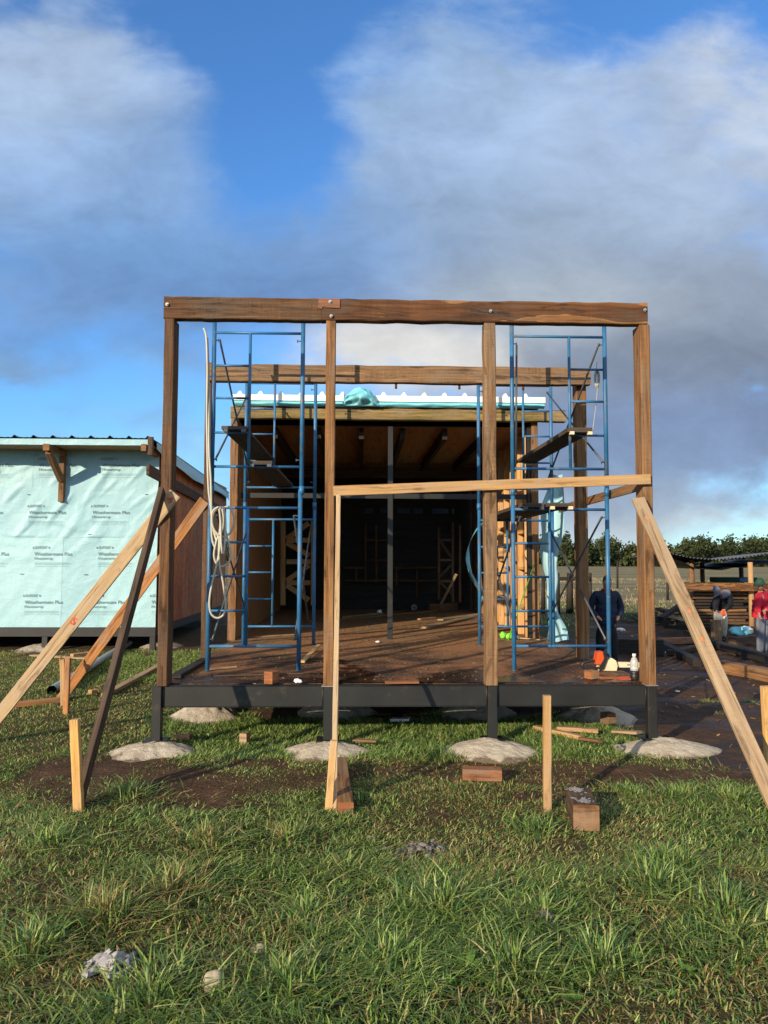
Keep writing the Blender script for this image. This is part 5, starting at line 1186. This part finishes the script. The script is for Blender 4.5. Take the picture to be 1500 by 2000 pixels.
# ------------------------------------------------------------------ the yard on the right
GY = 'heavy timbers lying in the yard'
def ytimber(pa, pb, w, h, mat, label, dza=0, dzb=0, name='yard_timber', endmat=None):
    a, b = gnd(*pa), gnd(*pb); mb = MB(); mb.beam(a + Vector((0, 0, h / 2 + dza)), b + Vector((0, 0, h / 2 + dzb)), w, h, (0, 0, 1), .008, .006, 10, 0, 1 if endmat else 0)
    o = mb.build(name, [M[mat]] + ([M[endmat]] if endmat else []), loc=a); return tag(o, label, 'timber', GY)
ytimber((1406, 1312), (1540, 1338), .22, .20, 'timber_tan', 'thick squared timber with a sunlit face at the right edge behind the tan brace')
ytimber((1290, 1262), (1362, 1302), .16, .14, 'black_timber', 'dark beam on the mud just right of the front right post')
ytimber((1370, 1258), (1560, 1318), .18, .15, 'black_timber', 'long black beam running to the right edge above the sunlit timber', .02, .05)
ytimber((1284, 1262), (1365, 1259), .16, .14, 'red_cut', 'reddish timber lying level behind the dark beam, right of the front right post', .04, .04)
ytimber((1196, 1276), (1296, 1280), .24, .32, 'black_timber', 'black timber stack edge before the standing man in navy', .0, .0)
ytimber((1300, 1226), (1395, 1236), .2, .16, 'black_timber', 'black beam in the yard left of the bending man')
ytimber((1430, 1262), (1560, 1250), .22, .2, 'dark_board', 'dark brown timber at the feet of the man in red', .0, .0)
ytimber((1310, 1280), (1400, 1262), .2, .1, 'dark_board', 'brown beam crossing under the tan brace in the yard')
ytimber((1340, 1246), (1440, 1280), .14, .12, 'dark_board', 'slanting dark timber between the two working men', .08, .0)
# heap of dark offcuts left of the shed
r_ = random.Random(5); c0 = gnd(1315, 1222)
for k, lb in enumerate(('long dark board sloping up out of the scrap heap toward the shed post', 'second dark board leaning on the scrap heap under the tan brace', 'grey slat lying on the scrap heap right of the front right post', 'flat black board at the foot of the scrap heap', 'short pale stick poking out of the scrap heap', 'dark stub lying at the left of the scrap heap')):
    pa, pb = (((1290, 1208), (1345, 1172)), ((1300, 1196), (1338, 1186)), ((1290, 1200), (1330, 1210)), ((1288, 1214), (1335, 1216)), ((1312, 1218), (1325, 1208)), ((1285, 1190), (1310, 1196)))[k]
    a, b = at(*pa, 18.5 + .3 * k), at(*pb, 19.2 + .3 * k); mb = MB(); mb.beam(a, b, .16, .09, (0, 0, 1), .006, .004, 5); o = mb.build('scrap_board', M[('black_timber', 'black_timber', 'pine_grey', 'black_timber', 'pine_pale', 'dark_board')[k]], loc=a); tag(o, lb, 'board', 'boards of the scrap heap')
mb = MB()
for k in range(60):
    x, y = c0.x + r_.gauss(0, .45), c0.y + r_.gauss(.4, .5); a = r_.uniform(0, 3.1); l = r_.uniform(.2, .6); z = gz(x, y) + .05 + .32 * math.exp(-((x - c0.x) / .6) ** 2) * r_.random()
    mb.beam((x, y, z), (x + l * math.cos(a), y + l * math.sin(a), z + r_.uniform(-.05, .12)), r_.uniform(.05, .12), .03, (0, 0, 1), .003, mat=r_.choice((0, 0, 1)))
o = mb.build('scrap_heap', [M['black_timber'], M['dark_board']]); tag(o, 'loose heap of charred looking offcuts between the front right post and the shed', 'scrap heap', kind='stuff')
# chips and litter over the mud
mb = MB()
for k in range(620):
    x = rng.uniform(2.8, 9.5); y = 6.3 + rng.random() * 13
    if mud_at(np.array([x]), np.array([y]))[0] < .5: continue
    a = rng.uniform(0, 3.14); l = rng.uniform(.015, .08); z = ground_z(x, y) + .006
    mb.beam((x, y, z), (x + l * math.cos(a), y + l * math.sin(a), z + rng.uniform(0, .015)), rng.uniform(.004, .018), .007, (0, 0, 1), .001, mat=rng.choice((0, 0, 0, 1, 1, 2)))
o = mb.build('wood_litter', [M['dark_board'], M['timber_tan'], M['pine_grey']]); tag(o, 'wood chips and splinters trodden into the mud of the yard', 'litter', kind='stuff')
for px, py, sz, lb, sd_ in ((1323, 1352, .035, 'small white paper scrap on the mud right of the deck', 3), (1212, 1232, .11, 'crumpled white scrap on the dark yard behind the front right post', 4), (1305, 1276, .06, 'pale scrap beside the reddish timber in the yard', 6)):
    g = gnd(px, py); mb = MB(); mb.blobmesh(g + Vector((0, 0, sz * .3)), (sz, sz * .7, sz * .45), sd_, .7, 3, 0, 2.5); o = mb.build('paper_scrap', M['white_plastic'], loc=g); tag(o, lb, 'scrap', 'white scraps on the floor and mud')
# turquoise and white sack
g = gnd(1447, 1242); mb = MB(); mb.blobmesh(g + Vector((0, 0, .12)), (.25, .17, .13), 8, .5, 3); mb.blobmesh(g + Vector((.12, -.05, .17)), (.16, .12, .08), 9, .5, 3, 1); o = mb.build('plastic_sack', [M['wrap_deep'], M['white_plastic']], loc=g); tag(o, 'crumpled turquoise and white plastic sack between the two working men', 'sack')
# shed
sh = thing('lean_to_shed', at(1420, 1200, 22.0), 'low open shed with dark corrugated sheets on thin posts behind the working men', 'shed')
ysf = 22.0
fz = lambda x: at(700 + (x * FPX) / ysf, 1090, ysf).z
pr = [(1303, 1079), (1350, 1089), (1400, 1093), (1450, 1089), (1500, 1081), (1560, 1074)]
def shr(u, v):
    i = min(int(u * 5), 4); f = u * 5 - i; px = pr[i][0] + (pr[i+1][0] - pr[i][0]) * f; py = pr[i][1] + (pr[i+1][1] - pr[i][1]) * f
    c = at(px, py, ysf); return (c.x + v * .6, ysf + v * 4.6, c.z + .022 * math.sin(u * 220) - .14 * v)
mb = MB(); mb.grid(shr, 420, 4, 0, False); mb.build('roof', M['rust_roof'], sh)
def shr2(u, v): x, y, z = shr(u, v); return (x, y + .1, z - .05 - .26 * (1 - .6 * v) * math.sin(min(1, u * 2.6) * 1.57))
mb = MB(); mb.grid(shr2, 40, 4); mb.build('roof_shade', M['black_plastic'], sh)  # black sheet added to stand in for the shade under the roof
for px, py0, py1, Y, mt in ((1465, 1098, 1216, 22.1, 'pine'), (1350, 1094, 1190, 22.6, 'timber_tan'), (1371, 1098, 1190, 26.0, 'timber_tan'), (1447, 1098, 1190, 26.0, 'black_timber')):
    a = at(px, py0, Y); b = Vector((a.x, Y, gz(a.x, Y) - .05)); mb = MB(); mb.tube([b, (a + b) / 2 + Vector((.01, 0, 0)), a], [.085, .08, .075], 9); mb.build('shed_post', M[mt], sh)
a, b = at(1322, 1146, 21.8), at(1540, 1147, 21.8); mb = MB(); mb.beam(a, b, .24, .05, (0, 1, 0), .01, .012, 12); o = mb.build('rail_board', M['old_timber_red'], sh)
for lb, rows, pxa, pxb, y0, Y, hh in (('tall stack of weathered boards under the shed, behind the bending man', 13, 1344, 1452, 1218, 22.9, .10), ('stack of weathered boards under the shed behind the man in red', 12, 1470, 1580, 1222, 23.2, .10)):
    base = at(pxa, y0, Y); wid = at(pxb, y0, Y).x - base.x; z0 = gz(base.x, Y)
    for k in range(rows):
        mb = MB(); z = z0 + .06 + k * .098; x = base.x + rng.uniform(-.12, .1); l = wid + rng.uniform(-.25, .1)
        mb.beam((x, Y + rng.uniform(-.05, .05), z), (x + l, Y + rng.uniform(-.05, .05), z + rng.uniform(-.01, .01)), 1.1, .075, (0, 0, 1), .006, .004, 6)
        o = mb.build('stacked_board', M[rng.choice(('old_timber', 'old_timber', 'dark_board', 'timber_tan', 'black_timber'))], loc=(x, Y, z)); tag(o, 'one of the ' + lb.replace('tall stack of weathered boards', 'weathered boards stacked').replace('stack of weathered boards', 'weathered boards stacked'), 'board', 'weathered boards stacked under the shed' + (' left' if pxa < 1400 else ' right'))
a, b = at(1402, 1133, 25.0), at(1480, 1133, 25.0); mb = MB(); mb.box((a.x, 25.0, a.z - .08), (b.x, 25.6, a.z + .09), 0, .02); mb.box((a.x + .75, 24.985, a.z - .06), (a.x + 1.05, 24.998, a.z + .07), 1, .01); o = mb.build('green_bin', [M['green_cloth'], M['scaffold_blue']], loc=a); tag(o, 'dark green crate with a blue end standing behind the board stacks', 'crate')
# fence far behind
fc = thing('field_fence', at(1110, 1150, 27), 'dark post and rail fence at the edge of the meadow, seen behind the turquoise flap', 'fence')
for px, w in ((1087, .22), (1112, .26), (1152, .12), (1060, .15)):
    a = at(px, 1119 if w != .15 else 1125, 27); b = Vector((a.x, 27, gz(a.x, 27))); mb = MB(); mb.tube([b, a + Vector((.02, 0, 0))], [w * .55, w * .42], 8); mb.build('fence_post', M['black_timber'], fc)
a, b = at(1062, 1131, 26.9), at(1152, 1130, 26.9); mb = MB(); mb.beam(a, b, .06, .14, (0, 0, 1), .01, .01, 6); mb.build('rail', M['black_timber'], fc)
for px, py0, py1, lb in ((1304, 1138, 1172, 'short dark fence post in the grass right of the front right post'), (1206, 1096, 1150, 'thin tall dark post behind the standing man')):
    b = gnd(px, py1); a = at(px, py0, b.y); mb = MB(); mb.tube([b, a], .06, 8); o = mb.build('field_post', M['black_timber'], loc=b); tag(o, lb, 'post', 'single posts in the meadow')

# ------------------------------------------------------------------ people
def skin(name, joints, bones, sub=2):
    """one continuous surface grown over a skeleton; joints: {name: (x, y, z, rx, ry)}"""
    used = {k for b in bones for k in b}; keys = [k for k in joints if k in used]; me = bpy.data.meshes.new(name)
    me.from_pydata([joints[k][:3] for k in keys], [(keys.index(a), keys.index(b)) for a, b in bones], []); me.update()
    ob = bpy.data.objects.new(name, me); C.objects.link(ob)
    md = ob.modifiers.new('skin', 'SKIN'); md.use_smooth_shade = True; md.branch_smoothing = .6
    sv = me.skin_vertices[0].data
    for i, k in enumerate(keys): sv[i].radius = joints[k][3:5]; sv[i].use_root = (i == 0)
    s = ob.modifiers.new('sub', 'SUBSURF'); s.levels = sub; s.render_levels = sub
    bpy.context.view_layer.update()
    r = bpy.data.meshes.new_from_object(ob.evaluated_get(bpy.context.evaluated_depsgraph_get()))
    bpy.data.objects.remove(ob); return r
def person(loc, rz, J, label, jacket, trousers, extra, shoe='black_cloth', fingers=('l', 'r'), sc=1.0):
    root = thing('person', loc, label, 'person')
    root.rotation_euler.z = rz
    def put(me, name, mat):
        me.materials.clear(); me.materials.append(mat)
        for p_ in me.polygons: p_.use_smooth = True
        o = bpy.data.objects.new(name, me); C.objects.link(o); o.parent = root; return o
    J = dict(J)
    B = [('pelvis', 'spine'), ('spine', 'chest'), ('chest', 'neck'), ('neck', 'jaw'), ('jaw', 'head'), ('head', 'crown')]
    for s in 'lr':
        B += [('chest', 'shoulder_' + s), ('shoulder_' + s, 'elbow_' + s), ('elbow_' + s, 'wrist_' + s), ('pelvis', 'hip_' + s), ('hip_' + s, 'knee_' + s), ('knee_' + s, 'ankle_' + s), ('ankle_' + s, 'toe_' + s)]
        w = Vector(J['wrist_' + s][:3]); e = Vector(J['elbow_' + s][:3]); d = (w - e).normalized(); sd = d.cross(Vector((0, 1, 0))).normalized(); up = sd.cross(d)
        pm = w + d * .075; J['palm_' + s] = (*pm, .034, .020); B.append(('wrist_' + s, 'palm_' + s))
        if s in fingers:
            for k in range(4):
                o_ = (k - 1.5) * .021; kn = pm + d * .02 + sd * o_; m1 = kn + d * (.034 - .004 * abs(k - 1.4)) - up * .008; tp = m1 + d * (.026 - .005 * abs(k - 1.4)) - up * .020
                J['kn%d_%s' % (k, s)] = (*kn, .009, .009); J['mid%d_%s' % (k, s)] = (*m1, .0085, .0085); J['tip%d_%s' % (k, s)] = (*tp, .007, .007)
                B += [('palm_' + s, 'kn%d_%s' % (k, s)), ('kn%d_%s' % (k, s), 'mid%d_%s' % (k, s)), ('mid%d_%s' % (k, s), 'tip%d_%s' % (k, s))]
            side = 1 if s == 'l' else -1; t0 = w + d * .035 + sd * .030 * side; t1 = t0 + d * .035 + sd * .020 * side - up * .012
            J['th0_' + s] = (*t0, .011, .011); J['th1_' + s] = (*t1, .008, .008); B += [('wrist_' + s, 'th0_' + s), ('th0_' + s, 'th1_' + s)]
    slim = {k: (tuple(v[:3]) + tuple(r * .80 for r in v[3:5]) if k.split('_')[0] in ('pelvis', 'spine', 'chest', 'shoulder', 'elbow', 'hip', 'knee', 'ankle', 'toe') else v) for k, v in J.items()}
    body = put(skin('body', slim, B, 2), 'body', M['skin'])
    h = Vector(J['head'][:3]); n_ = Vector(J['neck'][:3]); f = Vector(J['face']) if 'face' in J else None
    up = (Vector(J['crown'][:3]) - h).normalized(); fwd = Vector(J['_fwd']).normalized(); rt = fwd.cross(up)
    bm = MB()    # nose, ears, eyes, mouth belong to the head
    c = h + fwd * .088
    bm.blobmesh(c + fwd * .012 - up * .012, (.015, .02, .024), 1, .1, 2); 
    for s in (-1, 1): bm.blobmesh(h + rt * s * .080 - up * .01, (.012, .02, .032), 2, .1, 2); bm.blobmesh(c + rt * s * .034 + up * .015 - fwd * .008, (.011, .009, .006), 3, 0, 1, 1)
    bm.blobmesh(c - up * .055 - fwd * .008, (.022, .008, .006), 4, 0, 1, 1)
    b2 = bm.build('face', [M['skin'], M['eye']]); b2.parent = root
    def grow(ks, add): return {k: tuple(J[k][:3]) + tuple(a + add for a in J[k][3:5]) for k in ks}
    up_ = ['pelvis', 'spine', 'chest'] + [a + s for s in 'lr' for a in ('shoulder_', 'elbow_', 'cuff_')]
    for s in 'lr':
        w = Vector(J['wrist_' + s][:3]); e = Vector(J['elbow_' + s][:3]); q = e + (w - e) * .93; J['cuff_' + s] = (*q, .040, .040)
    J['collar'] = (*(n_ + (Vector(J['chest'][:3]) - n_) * .15), .066, .066)
    up_.append('collar')
    put(skin('jacket', grow(up_, .022), [('pelvis', 'spine'), ('spine', 'chest'), ('chest', 'collar')] + [x for s in 'lr' for x in (('chest', 'shoulder_' + s), ('shoulder_' + s, 'elbow_' + s), ('elbow_' + s, 'cuff_' + s))], 2), 'jacket', M[jacket])
    J['waist'] = (*(Vector(J['pelvis'][:3]) * .6 + Vector(J['spine'][:3]) * .4), J['pelvis'][3] * .93, J['pelvis'][4] * .93)
    lo = ['waist', 'pelvis'] + [a + s for s in 'lr' for a in ('hip_', 'knee_', 'hem_')]
    for s in 'lr':
        a_ = Vector(J['ankle_' + s][:3]); k_ = Vector(J['knee_' + s][:3]); J['hem_' + s] = (*(a_ + (k_ - a_) * .02), .058, .058)
    put(skin('trousers', grow(lo, .016), [('waist', 'pelvis')] + [x for s in 'lr' for x in (('pelvis', 'hip_' + s), ('hip_' + s, 'knee_' + s), ('knee_' + s, 'hem_' + s))], 2), 'trousers', M[trousers])
    for s in 'lr':
        put(skin('shoe', {k: tuple(J[k][:3]) + tuple(a + .018 for a in J[k][3:5]) for k in ('ankle_' + s, 'toe_' + s)}, [('ankle_' + s, 'toe_' + s)], 2), 'shoe', M[shoe])
    # the lower body of the jacket, hanging over the waistband
    mb = MB(); pv, sp0, ch0 = (Vector(J[k][:3]) for k in ('pelvis', 'spine', 'chest')); ax0 = (pv - sp0).normalized()
    rings = [(pv + ax0 * .085, J['pelvis'], .026), (pv + ax0 * .04, J['pelvis'], .034), (pv, J['pelvis'], .034), ((pv + sp0) / 2, J['spine'], .028), (sp0, J['spine'], .024), ((sp0 + ch0) / 2, J['chest'], .016)]
    def hemf(u, v):
        i = min(int(v * 5), 4); f_ = v * 5 - i; c0 = rings[i][0].lerp(rings[i + 1][0], f_); a = u * 6.28319
        rx = (rings[i][1][3] + rings[i][2]) * (1 - f_) + (rings[i+1][1][3] + rings[i+1][2]) * f_; ry = (rings[i][1][4] + rings[i][2]) * (1 - f_) + (rings[i+1][1][4] + rings[i+1][2]) * f_
        xx = (Vector((1, 0, 0)) - ax0 * ax0.x).normalized(); yy_ = ax0.cross(xx); w = 1 + .025 * math.sin(v * 26 + 2 * math.sin(a * 2))
        return c0 + xx * math.cos(a) * rx * w + yy_ * math.sin(a) * ry * w
    mb.grid(hemf, 28, 24); o = mb.build('jacket_body', M[jacket]); o.parent = root
    for kind, mat in extra:
        mb = MB()
        if kind in ('cap', 'beanie', 'hair'):
            g_ = .012 if kind != 'hair' else .006
            def hat(u, v):
                a = u * 6.2832; ph = v * ((1.42 if math.sin(a) > 0 else 1.62) if kind != 'hair' else 1.35 - .55 * math.sin(a)); r0 = (.108 + g_); k = .96
                return h + up * .012 + (rt * math.cos(a) * .86 + fwd * math.sin(a)) * r0 * math.sin(ph) * k + up * (.125 * math.cos(ph) - (.0 if kind != 'hair' or math.sin(a) > -.2 else .04 * v))
            mb.grid(hat, 24, 10)
            if kind == 'beanie':
                mb.tube([h + up * .012 + (rt * math.cos(a) * .86 + fwd * math.sin(a)) * .122 for a in np.linspace(0, 6.2832, 25)], .016, 8)
        if kind == 'cap':
            def brim(u, v):
                a = R(35) + u * R(110); rr = .105 + v * .075; return h + up * (.018 - .018 * v - .012 * (2 * u - 1) ** 2) + (rt * math.cos(a) * .86 + fwd * math.sin(a)) * rr
            mb.grid(brim, 12, 4); mb.grid(lambda u, v: brim(u, v) - up * .005, 12, 4)
        if kind == 'collar':
            mb.tube([n_ - Vector((0, 0, .01)) + Vector((math.cos(a) * .075, math.sin(a) * .07, 0)) for a in np.linspace(0, 6.2832, 20)], .020, 8)
        if kind == 'shoulder_panel':
            a, b, cst = Vector(J['shoulder_l'][:3]), Vector(J['shoulder_r'][:3]), Vector(J['chest'][:3]); sp_ = Vector(J['spine'][:3])
            me = skin('panel', {'chest': (*(cst + (cst - sp_) * .25), J['chest'][3] * .80, J['chest'][4] * .95), 'a': (*(a + (cst - sp_) * .03), .098, .098), 'b': (*(b + (cst - sp_) * .03), .098, .098)}, [('chest', 'a'), ('chest', 'b')], 2)
            put(me, kind, M[mat]); continue
        o = mb.build(kind, M[mat]); o.parent = root
    return root
fwd0 = (0, -1, -.35)
x1_ = (1186 - 705) * 13 / FPX
J1 = dict(pelvis=(0, 0, .94, .155, .12), spine=(0, -.01, 1.12, .165, .125), chest=(0, -.01, 1.32, .175, .12), neck=(0, -.04, 1.46, .058, .058), jaw=(0, -.085, 1.50, .070, .075), head=(0, -.09, 1.575, .084, .098), crown=(0, -.075, 1.645, .066, .075), _fwd=fwd0,
          shoulder_l=(.185, -.005, 1.385, .070, .070), shoulder_r=(-.185, -.005, 1.385, .070, .070), elbow_l=(.285, .05, 1.10, .050, .050), elbow_r=(-.285, .05, 1.10, .050, .050), wrist_l=(.165, -.11, .96, .034, .034), wrist_r=(-.165, -.11, .96, .034, .034),
          hip_l=(.095, 0, .88, .100, .105), hip_r=(-.095, 0, .88, .100, .105), knee_l=(.115, -.02, .48, .066, .066), knee_r=(-.115, -.02, .48, .066, .066), ankle_l=(.13, .02, .09, .044, .044), ankle_r=(-.13, .02, .09, .044, .044), toe_l=(.145, -.15, .045, .040, .034), toe_r=(-.145, -.15, .045, .040, .034))
person((x1_, 13.0, gz(x1_, 13)), 0, J1, 'man in navy padded jacket and dark trousers standing with lowered head behind the right scaffold', 'navy', 'black_cloth', [('hair', 'hair'), ('collar', 'red_cloth')], fingers=())
x2_ = (1408 - 705) * 18 / FPX
J2 = dict(pelvis=(.06, .10, .84, .15, .125), spine=(.07, -.02, 1.00, .16, .13), chest=(.05, -.16, 1.14, .17, .13), neck=(-.06, -.29, 1.21, .058, .058), jaw=(-.12, -.345, 1.18, .068, .072), head=(-.175, -.37, 1.23, .082, .095), crown=(-.21, -.355, 1.29, .066, .072), _fwd=(-.55, -.6, -.75),
          shoulder_l=(.21, -.14, 1.17, .072, .072), shoulder_r=(-.10, -.24, 1.12, .072, .072), elbow_l=(.16, -.36, .92, .050, .050), elbow_r=(-.20, -.30, .88, .050, .050), wrist_l=(-.08, -.46, .78, .034, .034), wrist_r=(-.24, -.44, .74, .034, .034),
          hip_l=(.15, .08, .80, .100, .105), hip_r=(-.03, .08, .80, .100, .105), knee_l=(.13, -.07, .45, .068, .068), knee_r=(.0, -.03, .45, .068, .068), ankle_l=(.15, .06, .09, .044, .044), ankle_r=(-.02, .08, .09, .044, .044), toe_l=(.10, -.09, .045, .040, .034), toe_r=(-.08, -.06, .045, .040, .034))
person((x2_, 18.0, gz(x2_, 18)), 0, J2, 'man in grey cap, dark jacket and beige trousers bending over a red tool', 'black_cloth', 'beige_cloth', [('cap', 'grey_cloth'), ('shoulder_panel', 'grey_cloth')])
g = Vector((x2_ - .20, 18 - .52, gz(x2_, 18) + .68)); pt = thing('power_tool', g, 'red and black power tool held by the bending man', 'power tool')
mb = MB(); mb.beam(g + Vector((-.09, -.03, -.03)), g + Vector((.12, .03, .03)), .09, .10, (0, 0, 1), .02); mb.beam(g + Vector((.04, .02, .02)), g + Vector((.10, .04, .12)), .05, .05, (0, 1, 0), .015); mb.build('tool_body', M['orange_plastic'], pt)
mb = MB(); mb.tube([g + Vector((-.06, -.075, -.05)), g + Vector((-.06, -.060, -.05))], .095, 20); mb.build('blade_disc', M['galv'], pt)
mb = MB(); gg = gnd(1386, 1248); mb.beam((g.x - .1, 17.45, gz(g.x, 17.4)), (g.x - .12, 17.45, g.z - .11), .20, .14, (0, 1, 0), .006, .004, 5); o = mb.build('sawing_post', M['timber_grey'], loc=(g.x - .1, 17.45, gz(g.x, 17.4))); tag(o, 'upright grey timber stub being cut by the bending man', 'timber stub')
x3_ = (1497 - 705) * 15 / FPX
J3 = dict(pelvis=(0, .04, .90, .15, .12), spine=(0, .01, 1.06, .16, .125), chest=(-.02, -.04, 1.25, .17, .125), neck=(-.06, -.08, 1.38, .058, .058), jaw=(-.10, -.11, 1.42, .068, .072), head=(-.11, -.12, 1.49, .082, .095), crown=(-.10, -.11, 1.56, .066, .072), _fwd=(-.75, -.6, -.3),
          shoulder_l=(.12, .08, 1.31, .072, .072), shoulder_r=(-.13, -.14, 1.30, .072, .072), elbow_l=(.12, -.12, 1.06, .050, .050), elbow_r=(-.19, -.16, 1.03, .050, .050), wrist_l=(-.10, -.30, .98, .034, .034), wrist_r=(-.24, -.32, .90, .034, .034),
          hip_l=(.06, .10, .84, .100, .105), hip_r=(-.06, -.02, .84, .100, .105), knee_l=(.05, .02, .46, .066, .066), knee_r=(-.09, -.08, .46, .066, .066), ankle_l=(.09, .14, .09, .044, .044), ankle_r=(-.07, .0, .09, .044, .044), toe_l=(-.02, .04, .045, .040, .034), toe_r=(-.18, -.10, .045, .040, .034))
person((x3_, 15.0, gz(x3_, 15)), 0, J3, 'man in red sweater, grey trousers and green beanie half cut off by the right edge', 'red_cloth', 'grey_cloth', [('beanie', 'green_cloth')])

build_grass()
